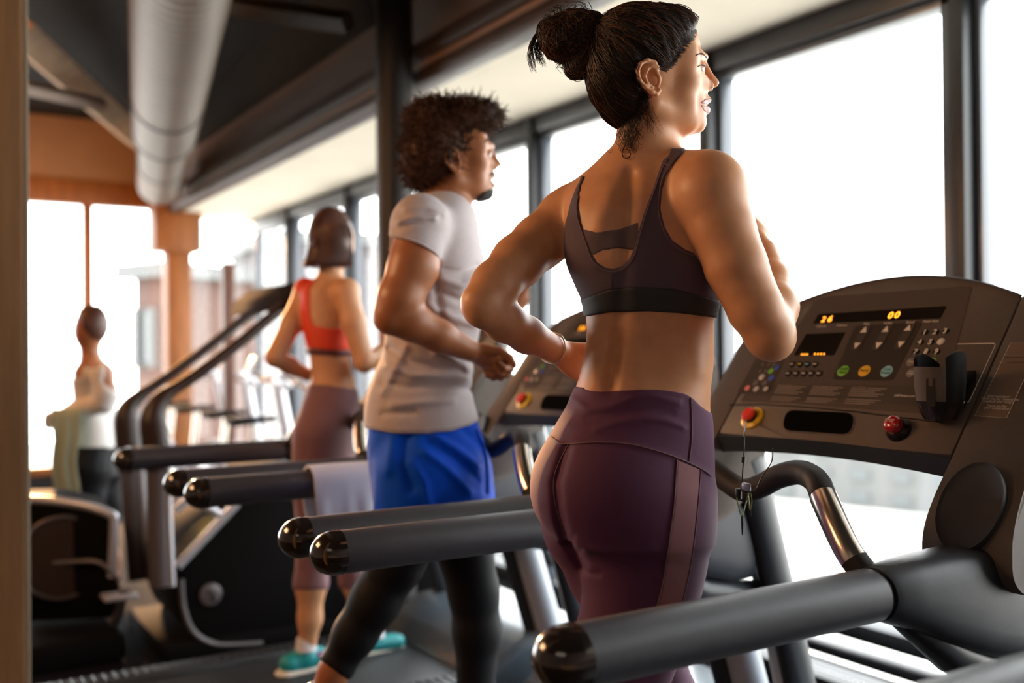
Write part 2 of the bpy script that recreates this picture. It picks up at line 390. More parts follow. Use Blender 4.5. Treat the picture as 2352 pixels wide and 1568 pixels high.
TX = -1.475                        # centre of the nearest used treadmill
DECK = 0.17
# console face plane: lower edge and upper edge, as seen
FA = Vector((0, 1.70, 1.172)); FB = Vector((0, 1.942, 1.486))
SL = (FB-FA).normalized(); NF = Vector((0, -SL.z, SL.y))      # slope direction, outward normal (towards runner, up)
def onface(px, py, lift=0.0):
    r = ray(px, py); q = CAM_LOC; t = (FA-q).dot(NF)/r.dot(NF); return q + r*t + NF*lift
def cluster(name, mat_, parent, poly, th, base=0.0, bev=0.0):
    P = [p if isinstance(p, Vector) else onface(*p) for p in poly]
    return MB().prism(P, NF*base, NF*(base+th)).build(name, MATS[mat_], parent, sh=30, bev=bev)
def roundpoly(pts, r=.006, n=4):
    """rounded corners for a list of Vectors"""
    out = []; m = len(pts)
    for i in range(m):
        a, b, c = pts[i-1], pts[i], pts[(i+1) % m]
        u = (a-b); v = (c-b); k = min(r, u.length*.45, v.length*.45); p = b+u.normalized()*k; q = b+v.normalized()*k
        for j in range(n+1):
            t = j/n; out.append(p*(1-t)**2 + b*2*t*(1-t) + q*t*t)
    return out
def face_text(s, name, m, parent, p, size, lift=.0012, align='CENTER', shear=0.0, bold=0.0, sl=None, nf=None, width=1.0):
    cu = bpy.data.curves.new(name, 'FONT'); cu.body = s; cu.size = size; cu.align_x = align; cu.align_y = 'CENTER'
    cu.extrude = .0002; cu.shear = shear; cu.offset = bold; cu.resolution_u = 3
    o = bpy.data.objects.new(name, cu); COL.objects.link(o)
    dg = bpy.context.evaluated_depsgraph_get(); me = bpy.data.meshes.new_from_object(o.evaluated_get(dg))
    bpy.data.objects.remove(o); bpy.data.curves.remove(cu)
    me.name = name
    sl = sl or SL; nf = nf or NF; xx = sl.cross(nf)
    if xx.x < 0: xx = -xx
    M = Matrix(((xx.x*width, sl.x, nf.x), (xx.y*width, sl.y, nf.y), (xx.z*width, sl.z, nf.z))).to_4x4()
    b = origin_of(parent); M.translation = Vector(p)+nf*lift - b
    me.transform(M); me.materials.clear(); me.materials.append(MATS[m])
    o = bpy.data.objects.new(name, me); COL.objects.link(o); o.parent = parent
    return o
def disc(name, m, parent, p, r, th=.003, n=20, ax=None, ry=None):
    ax = ax or NF
    return MB().lathe([(0, 0), (r, 0), (r, th*.6), (r*.86, th), (0, th)], p, ax, n).build(name, MATS[m], parent, sh=40)

def make_treadmill(lab):
    T = thing('treadmill', lab, 'treadmill', (TX, 1.4, 0), 'treadmills in a row facing the windows')
    t0 = TX
    def X(v): return t0+v
    # --- base
    MB().span((X(-.30), .28, .045), (X(.30), 2.0, .125), bev=.01).build('base_frame', MATS['deck_grey'], T)
    for s in (-1, 1):
        m = MB().span((X(s*.29), .22, .06), (X(s*.43), 2.02, DECK+.015), bev=.02)
        m.build('side_rail', MATS['deck_grey'], T)
        m = MB()
        for k in range(46):
            m.box((X(s*.36), .30+k*.036, DECK+.018), (.085, .010, .006), bev=.002, seg=1)
        props(m.build('grip_ribs', MATS['upright_dark'], T), kind='stuff')
    MB().loft([[(X(x), y, z) for y, z in [(.27, .09), (.24, .12), (.25, .15), (.29, DECK), (1.95, DECK), (1.98, .15), (1.96, .10), (.30, .085)]] for x in (-.275, .275)]).build('belt', MATS['belt_black'], T)
    prof = [(1.80, .05), (1.80, DECK+.01), (1.86, .25), (1.98, .31), (2.18, .33), (2.36, .29), (2.45, .20), (2.46, .05)]
    MB().loft([[(X(x), 1.80+(y-1.80)*k, z*kz) for y, z in prof] for x, k, kz in ((-.45, .93, .9), (-.42, 1, 1), (.42, 1, 1), (.45, .93, .9))]).build('motor_cover', MATS['motor_cover'], T, sh=40, bev=.008)
    for x in (-.36, .36):
        for y in (.35, 2.3): MB().lathe([(0, 0), (.03, 0), (.03, .03), (.02, .06), (0, .06)], (X(x), y, 0)).build('foot', MATS['seam_black'], T)
    # --- uprights
    for s in (-1, 1):
        up = MB().tube([(X(s*.415), 2.16, .14), (X(s*.405), 2.02, .6), (X(s*.395), 1.86, 1.12)], [.062, .058, .052], n=20, ry=[.050, .046, .040], up=(0, 1, 0)).build('upright', MATS['upright_silver'], T, sh=50)
        MB().tube([(X(s*.365), 2.13, .14), (X(s*.355), 1.99, .6), (X(s*.345), 1.83, 1.10)], .032, n=14, ry=.05, up=(0, 1, 0)).build('inner_channel', MATS['upright_dark'], up, sh=50)
    # --- console: body, wings, ledge
    xl, xr = X(-.312), X(.312)
    n = 24
    top = []; 
    for i in range(n+1):
        u = i/n; x = xl+(xr-xl)*u; top.append((x, .075*(1-(2*u-1)**2)))
    def fp(x, s): p = FA+SL*s; return Vector((x, p.y, p.z))
    SH = (FB-FA).length
    outline = [fp(x, SH-.008+b) for x, b in top] + [fp(xr, -.0), fp(xl, -.0)]
    MB().prism(outline, NF*-.05, NF*0).build('console_body', MATS['console_plastic'], T, bev=.004)
    rim = MB().tube([fp(x, SH-.010+b) + NF*.000 for x, b in top], .003, n=8).build('console_rim', MATS['shroud_side'], T)
    # rear shell
    MB().prism([fp(x, SH-.02+b) for x, b in top] + [fp(xr, .04), fp(xl, .04)], NF*-.11, NF*-.05).build('rear_shell', MATS['shroud_side'], T, bev=.015)
    # ledge below the face: curved front strip with tray and buttons, underside
    rings = []
    for i in range(n+1):
        u = i/n; x = xl+(xr-xl)*u; bow = .022*(1-(2*u-1)**2)
        a = FA + SL*.002; 
        rings.append([(x, 1.700-bow*.2, 1.176), (x, 1.690-bow, 1.164), (x, 1.640-bow*1.1, 1.094), (x, 1.632-bow, 1.080), (x, 1.67, 1.052), (x, 1.80, 1.05), (x, 1.80, 1.12)])
    # (the strip itself is part of the plane seen below the overlay)
    # --- face overlay pieces
    ov = cluster('face_overlay', 'console_overlay', T, roundpoly([onface(*q) for q in [(1700, 922), (1881, 683), (2233, 657), (2158, 952), (1800, 925)]], .008), .0012)
    for nm, q, mt, r in (
        ('display_bar', [(1868, 744), (1881, 722), (2175, 704), (2160, 732)], 'display_black', .003),
        ('program_display', [(1824, 817), (1852, 768), (1943, 764), (1916, 817)], 'display_black', .003),
        ('key_field', [(1912, 873), (1965, 749), (2120, 739), (2052, 875)], 'overlay_dark', .01),
        ('warning_strip', [(1770, 889), (1772, 886), (2128, 886), (2122, 930), (1762, 918)], 'overlay_mid', .004),
        ('control_pad', [(1693, 905), (1765, 775), (1825, 775), (1768, 905)], 'overlay_mid', .01)):
        cluster(nm, mt, ov, roundpoly([onface(*k) for k in q], r), .0008, .0012)
    for q in ([(1953, 804), (1985, 750), (2003, 750), (1972, 806)], [(2002, 804), (2034, 748), (2054, 748), (2022, 806)], [(2053, 802), (2086, 745), (2106, 745), (2073, 804)]):
        k = cluster('rocker_key', 'overlay_mid', ov, roundpoly([onface(*a) for a in q], .006), .0015, .0020)
        a, b, c, d = [Vector(onface(*z)) for z in q]; ct = (a+b+c+d)/4
        for sg in (1, -1):
            p = ct+SL*(.021*sg); w_ = .0085
            cluster('arrow', 'print_white', k, [p+Vector((w_, 0, 0))-SL*(.006*sg), p-Vector((w_, 0, 0))-SL*(.006*sg), p+SL*(.011*sg)], .0007, .0035)
    # panel outlines
    def outline_tube(q, nm='outline', m='print_dim', r=.0007, rr=.008):
        MB().tube(roundpoly([onface(*k) for k in q], rr), r, n=4, closed=True).build(nm, MATS[m], ov)
    outline_tube([(1696, 902), (1768, 780), (1818, 780), (1765, 902)], 'pad_outline')
    outline_tube([(2180, 790), (2288, 788), (2225, 925), (2128, 925)], 'holder_panel_outline', 'print_white', .001)
    # numbers
    for s, px, py, sz in (('2', 1893, 735, .023), ('6', 1908, 734, .026), ('0', 2047, 726, .026), ('0', 2062, 725, .026)):
        face_text(s, 'digit', 'led_orange', ov, onface(px, py), sz, .0024, bold=.0005)
    for k in range(3): disc('led', 'led_orange', ov, onface(1843+k*6, 815)+NF*.002, .0024, .001, 8)
    for k in range(4): disc('led', 'led_orange', ov, onface(1873+k*7, 814)+NF*.002, .0024, .001, 8)
    for s, px, py in (('Calories', 1888, 750), ('Distance', 1935, 748), ('Time', 1991, 745), ('Incline', 2041, 743), ('Speed', 2092, 741), ('Heart Rate', 2139, 739)):
        face_text(s, 'caption', 'print_white', ov, onface(px, py), .0095, .0022, width=.9)
    keys = [('1', 2125, 765), ('2', 2149, 764), ('3', 2172, 762), ('4', 2114, 787), ('5', 2138, 787), ('6', 2162, 785), ('7', 2104, 810), ('8', 2128, 809), ('9', 2152, 809), ('0', 2117, 833)]
    for s, px, py in keys:
        k = disc('number_key', 'btn_silver' if (s == '6') else 'btn_black', ov, onface(px, py)+NF*.0012, .0088, .0018, 16)
        face_text(s, 'numeral', 'print_white', k, onface(px, py), .018, .0032, bold=.0004)
    for s, px, py, m in (('Clear', 2094, 832, 'btn_grey'), ('Enter', 2140, 832, 'btn_green'), ('Enter\nWeight', 2094, 857, 'btn_grey'), ('Enter\nAge', 2116, 857, 'btn_grey')):
        k = disc('round_key', m, ov, onface(px, py)+NF*.0012, .0112, .002, 18)
        face_text(s, 'legend', 'print_white', k, onface(px, py), .0072 if '\n' not in s else .0055, .0034)
    for s, px, py, m in (('Quick\nStart', 1938, 853, 'btn_green'), ('Pause', 1987, 853, 'btn_amber'), ('Cool\nDown', 2038, 854, 'btn_blue')):
        k = disc('large_key', m, ov, onface(px, py)+NF*.0018, .0148, .002, 28)
        face_text(s, 'legend', 'print_dark', k, onface(px, py), .0098, .0042)
    for i, (px, py) in enumerate([(1820, 838), (1838, 838), (1855, 838), (1873, 838), (1811, 859), (1829, 859), (1847, 859), (1864, 859), (1882, 859)]):
        k = disc('program_key', 'btn_black', ov, onface(px, py)+NF*.0012, .0092, .003, 16)
        cluster('key_legend', 'yellow_ring' if i == 1 else ('btn_blue' if i == 2 else 'print_white'), k, [onface(px, py)+Vector((a, 0, 0))+SL*b for a, b in ((-.005, -.0015), (.005, -.0015), (.005, .0015), (-.005, .0015))], .0004, .0042)
    for px, py, m, r in [(1804, 816, 'btn_royal', .008), (1786, 845, 'btn_royal', .007), (1772, 853, 'btn_green', .008), (1773, 869, 'btn_royal', .008), (1718, 892, 'btn_pink', .008),
                         (1751, 867, 'btn_silver', .009), (1737, 880, 'btn_grey', .008), (1758, 880, 'btn_grey', .008), (1738, 894, 'btn_silver', .008), (1760, 894, 'btn_silver', .007),
                         (1754, 838, 'btn_grey', .005), (1767, 838, 'btn_grey', .005), (1780, 838, 'btn_grey', .005), (1748, 853, 'btn_grey', .005), (1760, 853, 'btn_grey', .005)]:
        disc('pad_key', m, ov, onface(px, py)+NF*.0012, r, .0025, 14)
    # warning print: headings legible in outline only, lines of small print
    for x0, x1, y0, s in ((1787, 1857, 887, 'WARNING'), (1868, 1943, 889, 'WARNING'), (1957, 2044, 891, 'CAUTION')):
        a = onface(x0, y0); b = onface(x1, y0+3); L_ = (b.x-a.x)
        face_text(s, 'warning_heading', 'print_dim', ov, a, .0085, .0022, align='LEFT')
        m = MB()
        for k in range(9):
            if k == 5: continue
            w_ = L_*(.93 - .12*((k*7) % 3)); off = L_*.42 if k in (0,) else 0
            p = a - SL*(.0052*k) + Vector((off, 0, 0)) + NF*.0022
            q = p + Vector((w_-off, 0, 0))
            m.prism([p-SL*.0009, q-SL*.0009, q+SL*.0009, p+SL*.0009], NF*0, NF*.0002)
        props(m.build('small_print', MATS['print_dim'], ov, smooth=False), kind='stuff')
    face_text('LifeFitness.com', 'web_address', 'print_white', ov, onface(2079, 910), .008, .0022)
    # --- lower strip with tray, emergency button, stop button
    seam = MB().tube([onface(x, y, .001) for x, y in ((1676, 930), (1750, 929), (1850, 935), (1960, 945), (2060, 958), (2165, 970))], .0016, n=5).build('strip_seam', MATS['seam_black'], T)
    tray = MB().prism(roundpoly([onface(*q) for q in [(1796, 990), (1806, 941), (1966, 949), (1956, 1000)]], .028, 6), NF*-.001, NF*.0022).build('tray_pocket', MATS['pocket_black'], T)
    MB().tube(roundpoly([onface(*q) for q in [(1796, 990), (1806, 941), (1966, 949), (1956, 1000)]], .028, 6), .0025, n=6, closed=True).build('pocket_rim', MATS['console_plastic'], tray)
    q = onface(1730, 962)
    er = MB().lathe([(.012, 0), (.030, 0), (.030, .006), (.024, .010), (.012, .010)], q, NF, 28).build('emergency_ring', MATS['yellow_ring'], T, sh=40)
    MB().lathe([(0, 0), (.018, 0), (.018, .016), (0, .016)], q, NF, 24).build('button_collar', MATS['btn_black'], er, sh=40)
    MB().lathe([(0, .014), (.0165, .014), (.018, .022), (.013, .027), (0, .028)], q, NF, 24).build('emergency_button', MATS['red_button'], er, sh=40)
    q = onface(2066, 990)
    sb = MB().lathe([(0, 0), (.026, 0), (.026, .008), (.020, .016), (0, .016)], q, NF, 28).build('stop_base', MATS['btn_black'], T, sh=40)
    MB().lathe([(0, .014), (.017, .014), (.019, .022), (.018, .032), (.011, .037), (0, .038)], q, NF, 28).build('stop_button', MATS['red_stop'], sb, sh=50)
    face_text('STOP', 'legend', 'print_white', sb, q, .009, .0385)
    # underside lip
    lip = []
    for i in range(n+1):
        u = i/n; x = xl+(xr-xl)*u; bow = .012*(1-(2*u-1)**2)
        lip.append([(x, 1.705, 1.172), (x, 1.697, 1.163+bow), (x, 1.712, 1.125+bow*1.3), (x, 1.83, 1.150), (x, 1.86, 1.25)])
    MB().loft(lip).build('underside_lip', MATS['under_plastic'], T, sh=50)
    # --- side wings with seam, pivot disc
    for s in (-1, 1):
        w0 = X(s*.316); w1 = X(s*(.442 if s > 0 else .412))
        P = [(1.942, 1.484), (1.90, 1.4315), (1.80, 1.302), (1.70, 1.172), (1.635, 1.09), (1.605, 1.03), (1.61, .975), (1.66, .945), (1.74, .965), (1.83, 1.05), (1.91, 1.22), (1.965, 1.36), (1.972, 1.47)]
        P = [(a, b) for a, b in smoothpath2(P, 4)]
        # wing: main body plus thinner outer rounding
        rings = []
        cy = sum(p[0] for p in P)/len(P); cz = sum(p[1] for p in P)/len(P)
        def ring(x, k, dz=0):
            fall = max(0.0, (abs(x-w0)-.004)/.096)
            return [(x+s*.034*min(1, fall)*min(1, max(0, (1.27-z)/.25)), cy+(y-cy)*k-.07*fall*max(0, (z-1.1)/.42)**2, cz+(z-cz)*k+dz-.09*fall*max(0, (z-1.1)/.42)**2) for y, z in P]
        rg = [ring(w0, .985), ring(w0+s*.006, 1.0), ring(w0+s*(.10 if s > 0 else .06), .995), ring(w0+s*(.14 if s > 0 else .08), .985, -.002), ring(w1+(.012 if s > 0 else 0), .93, -.006)]
        if s < 0: rg = rg[::-1]
        wing = MB().loft(rg).build('console_wing', MATS['console_plastic'], T, sh=60)
        # speaker-like oval disc: follows the lower sloped front of the wing
        fc = Vector((X(s*.398), 1.628, 1.092)); wn = Vector((s*.02, -.86, .50)).normalized(); u_ = Vector((1, 0, 0)); u_ = (u_-wn*u_.dot(wn)).normalized(); v_ = wn.cross(u_)
        if v_.z < 0: v_ = -v_
        MB().loft([[fc+u_*(a_*math.cos(t)*.057)+v_*(a_*math.sin(t)*.082)+wn*h for t in [2*math.pi*k/32 for k in range(32)]] for a_, h in ((1.02, -.02), (1.08, .0), (1.05, .004), (1.0, .002), (.97, .0), (.5, .001), (.0001, .001))]).build('pivot_cover', MATS['shroud_side'], wing, sh=50)
    # --- handrails: shroud, collar, grip, end cap
    for s in (-1, 1):
        xx = X(s*.405)
        g0 = Vector((xx, .76, .975)); g1 = Vector((xx, 1.345, .975))
        gr = MB().tube([g0, g1], .046, n=28, ry=.043).build('handrail_grip', MATS['rail_grip'], T, sh=60)
        m = MB(); pts = []; rr = []
        for k in range(9):
            a_ = k/8*math.pi/2; pts.append(g0+Vector((0, -.050*math.sin(a_)-.012, 0))); rr.append(max(.0005, math.cos(a_)))
        pts = [g0+Vector((0, .0, 0))] + pts; rr = [1]+rr
        MB().tube(pts, [.0475*r_ for r_ in rr], n=28, ry=[.0445*r_ for r_ in rr]).build('end_cap', MATS['rail_cap'], gr, sh=60)
        MB().tube([g1, g1+Vector((0, .014, 0))], .042, n=28, ry=.039).build('collar', MATS['seam_black'], gr, sh=60)
        # shroud from collar to upright
        def rr_(y, zc, hx, hz, k=2.6):
            out = []
            for j in range(28):
                t = 2*math.pi*j/28; ct, st = math.cos(t), math.sin(t)
                out.append((xx+math.copysign(abs(ct)**(2/k), ct)*hx, y, zc+math.copysign(abs(st)**(2/k), st)*hz))
            return out
        MB().loft([rr_(1.358, .975, .046, .043, 2), rr_(1.37, .975, .049, .047, 2.1), rr_(1.43, .966, .052, .058, 2.8), rr_(1.50, .952, .056, .074, 3.4), rr_(1.60, .935, .060, .092, 4), rr_(1.72, .915, .062, .108, 4), rr_(1.80, .90, .062, .115, 4), rr_(1.86, .885, .056, .10, 4)]).build('rail_shroud', MATS['shroud_plastic'], T, sh=50)
        MB().tube([(xx, 1.42, .93), (xx, 1.55, .85), (xx, 1.72, .77), (xx, 1.93, .72)], [.02, .035, .04, .045], n=14).build('rail_brace', MATS['upright_dark'], T)
    # --- front handlebar: arch between both rails
    half = [Vector((.392, 1.385, .985)), Vector((.368, 1.375, 1.005)), Vector((.335, 1.375, 1.04)), Vector((.27, 1.40, 1.105)), Vector((.225, 1.43, 1.133)), Vector((.16, 1.46, 1.141)), Vector((.10, 1.468, 1.127)), Vector((.05, 1.47, 1.103)), Vector((0, 1.47, 1.088))]
    full = smoothpath([Vector((X(v.x), v.y, v.z)) for v in half] + [Vector((X(-v.x), v.y, v.z)) for v in half[-2::-1]], 6)
    hb = MB().tube(full, .0235, n=16, cap=True).build('front_handlebar', MATS['bar_foam'], T, sh=60)
    for q in (full[9:20], full[-20:-9]):
        MB().tube(q, .0243, n=16).build('pulse_sensor', MATS['chrome'], hb, sh=60)
    return T, ov
def smoothpath2(P, per):
    return [(p.x, p.y) for p in smoothpath([Vector((a, b, 0)) for a, b in P], per, closed=True)]
def copytree(o, parent=None):
    c = o.copy(); COL.objects.link(c)
    if parent is not None: c.parent = parent
    for ch in list(o.children): copytree(ch, c)
    return c
TREAD, OV = make_treadmill('treadmill under the ponytailed woman, its lit console and cup holder at right')
T2 = copytree(TREAD); T2.location.x = -2.475; T2['label'] = 'treadmill under the man in blue shorts, console half hidden by the woman in front'
T3 = copytree(TREAD); T3.location.x = -3.54; T3['label'] = 'treadmill under the woman in the orange top, third from the right'
T0 = copytree(TREAD); T0.location.x = -.265; T0['label'] = 'nearest treadmill, only its grey handrail showing at the lower right corner'
# ================================================================= things on the console
mat('holder_black', (0.008, 0.007, 0.006), 0.7, spec=.15)
# two-pronged phone and cup holder clipped to the nearest used treadmill
def wp(px, py, lift): return onface(px, py, lift)
hold = thing('cup_holder', 'dark open cup holder fixed on the console at right', 'cup holder', tuple(onface(2185, 960)))
h0 = onface(2200, 925)
B0 = onface(2212, 905); HCn = Vector((B0.x-.012, B0.y-.055, 0)); ZT = 1.338; RH = .047
def hring(r_, z): return [(HCn.x+math.cos(t)*r_, HCn.y+math.sin(t)*r_, z) for t in [2*math.pi*k/36 for k in range(36)]]
def hband(name, mt, lo, hi, z0, ztop, n_=28, r0=RH):
    V = []; Fc = []
    for i in range(n_):
        u = i/(n_-1); t = R(lo+(hi-lo)*u); zt = ztop(u)
        for rr_, zz in ((r0*.93, z0), (r0, (z0+zt)/2), (r0, zt), (r0-.006, zt), (r0-.007, z0)):
            V.append((HCn.x+math.cos(t)*rr_, HCn.y+math.sin(t)*rr_, zz))
    for i in range(n_-1):
        for k in range(5): Fc.append([i*5+k, i*5+(k+1) % 5, (i+1)*5+(k+1) % 5, (i+1)*5+k])
    Fc.append([0, 1, 2, 3, 4]); Fc.append([(n_-1)*5+k for k in (4, 3, 2, 1, 0)])
    return MB().add(V, Fc).build(name, MATS[mt], hold, sh=50)
hband('front_wall', 'console_plastic', 215, 318, 1.268, lambda u: ZT)
hband('right_prong', 'holder_black', 318, 415, 1.262, lambda u: ZT+.030*math.sin(math.pi*min(1, .18+u*.85))**.8)
hband('left_prong', 'holder_black', 125, 215, 1.262, lambda u: ZT+.024*math.sin(math.pi*min(1, .12+(1-u)*.85))**.8)
MB().loft([hring(.030, 1.236), hring(.040, 1.255), hring(.0455, 1.272), hring(.036, 1.272)]).build('cup_floor', MATS['rail_cap'], hold, sh=50)
MB().prism([(HCn.x+a*.9, HCn.y, z) for a, z in ((-.03, 1.25), (.03, 1.25), (.036, 1.33), (-.036, 1.33))], (0, .035, 0), (0, .068, 0)).build('clip_plate', MATS['rail_cap'], hold)
t = R(284); u_ = Vector((-math.sin(t), math.cos(t), 0)); o_ = Vector((math.cos(t), math.sin(t), 0))
MB().prism(roundpoly([Vector((HCn.x, HCn.y, 0))+o_*(RH-.002)+u_*a+Vector((0, 0, z)) for a, z in ((-.0085, 1.262), (.0085, 1.262), (.0085, 1.318), (-.0085, 1.318))], .008, 6), o_*-.004, o_*.0018).build('front_slot', MATS['seam_black'], hold)
# sticker on the right wing
def onwing(px, py): return onface(px, py, .001)
st = thing('notice_sticker', 'thin outlined members notice sticker on the right edge of the console', 'sticker', tuple(onface(2300, 880)))
q = [onface(*a) + NF*.0005 for a in ((2240, 955), (2322, 788), (2352, 788), (2384, 788), (2312, 960))]
q = [q[0], q[1], onface(2392, 784)+NF*.0005, q[4]]
MB().prism(q, NF*-.0006, NF*.0006).build('film', MATS['sticker_clear'], st, smooth=False)
MB().tube(q, .0008, n=4, closed=True).build('border', MATS['print_white'], st)
for s, px, py in (('Dear members!', 2294, 911), ('Thank you for cleaning the', 2297, 917), ('treadmill after using it', 2294, 923), ('Thank you for', 2290, 933), ('your cooperation', 2290, 938)):
    face_text(s, 'notice_line', 'print_white', st, onface(px, py), .0078, .0012, width=.9)
for s, px, py, w_ in (('a', 2338, 814, .05), ('b', 2335, 821, .055), ('c', 2330, 833, .06)):
    p = onface(px, py) + NF*.0008
    MB().prism([p-Vector((w_/2, 0, 0))-SL*.001, p+Vector((w_/2, 0, 0))-SL*.001, p+Vector((w_/2, 0, 0))+SL*.001, p-Vector((w_/2, 0, 0))+SL*.001], NF*0, NF*.0003).build('notice_line', MATS['print_dim'], st, smooth=False)
# safety cord and earphones hanging by the handlebar
cd = thing('safety_cord', 'black safety cord hanging from the yellow-ringed emergency button', 'cord', tuple(onface(1722, 975)))
c0 = onface(1722, 968)+NF*.012
pts = smoothpath([c0, PD(1710, 990, 1.93), PD(1709, 1030, 1.93), PD(1706, 1080, 1.93), PD(1702, 1120, 1.93), PD(1697, 1130, 1.92)], 6)
MB().tube(pts, .0013, n=6).build('cord', MATS['cord_black'], cd)
MB().tube([PD(1708, 1048, 1.925), PD(1707, 1062, 1.925)], .004, n=8).build('cord_clasp', MATS['cord_black'], cd)
MB().box(PD(1696, 1134, 1.92), (.012, .010, .022), bev=.003).build('clip', MATS['cord_black'], cd)
ep = thing('earphones', 'thin green-black earphone leads dangling in loops below the handlebar', 'earphones', tuple(PD(1715, 1125, 1.9)))
for k, q in enumerate(([(1775, 1030), (1772, 1060), (1750, 1095), (1735, 1125), (1715, 1130), (1700, 1122)], [(1692, 1142), (1697, 1165), (1704, 1185), (1712, 1160), (1720, 1130)], [(1723, 1130), (1727, 1150), (1723, 1172), (1720, 1150), (1718, 1130)])):
    MB().tube(smoothpath([PD(a, b, 1.905) for a, b in q], 6), .0012, n=6).build('lead', MATS['cord_green' if k else 'cord_black'], ep)
MB().tube([PD(1704, 1184, 1.905), PD(1705, 1205, 1.905), PD(1705, 1228, 1.905)], [.0015, .0024, .0012], n=6).build('split_plug', MATS['cord_black'], ep)
MB().tube([PD(1723, 1170, 1.905), PD(1724, 1185, 1.905)], [.0022, .0018], n=6).build('ear_bud', MATS['cord_black'], ep)
MB().box(PD(1714, 1118, 1.905), (.022, .006, .016), bev=.003).build('in_line_control', MATS['upright_silver'], ep)
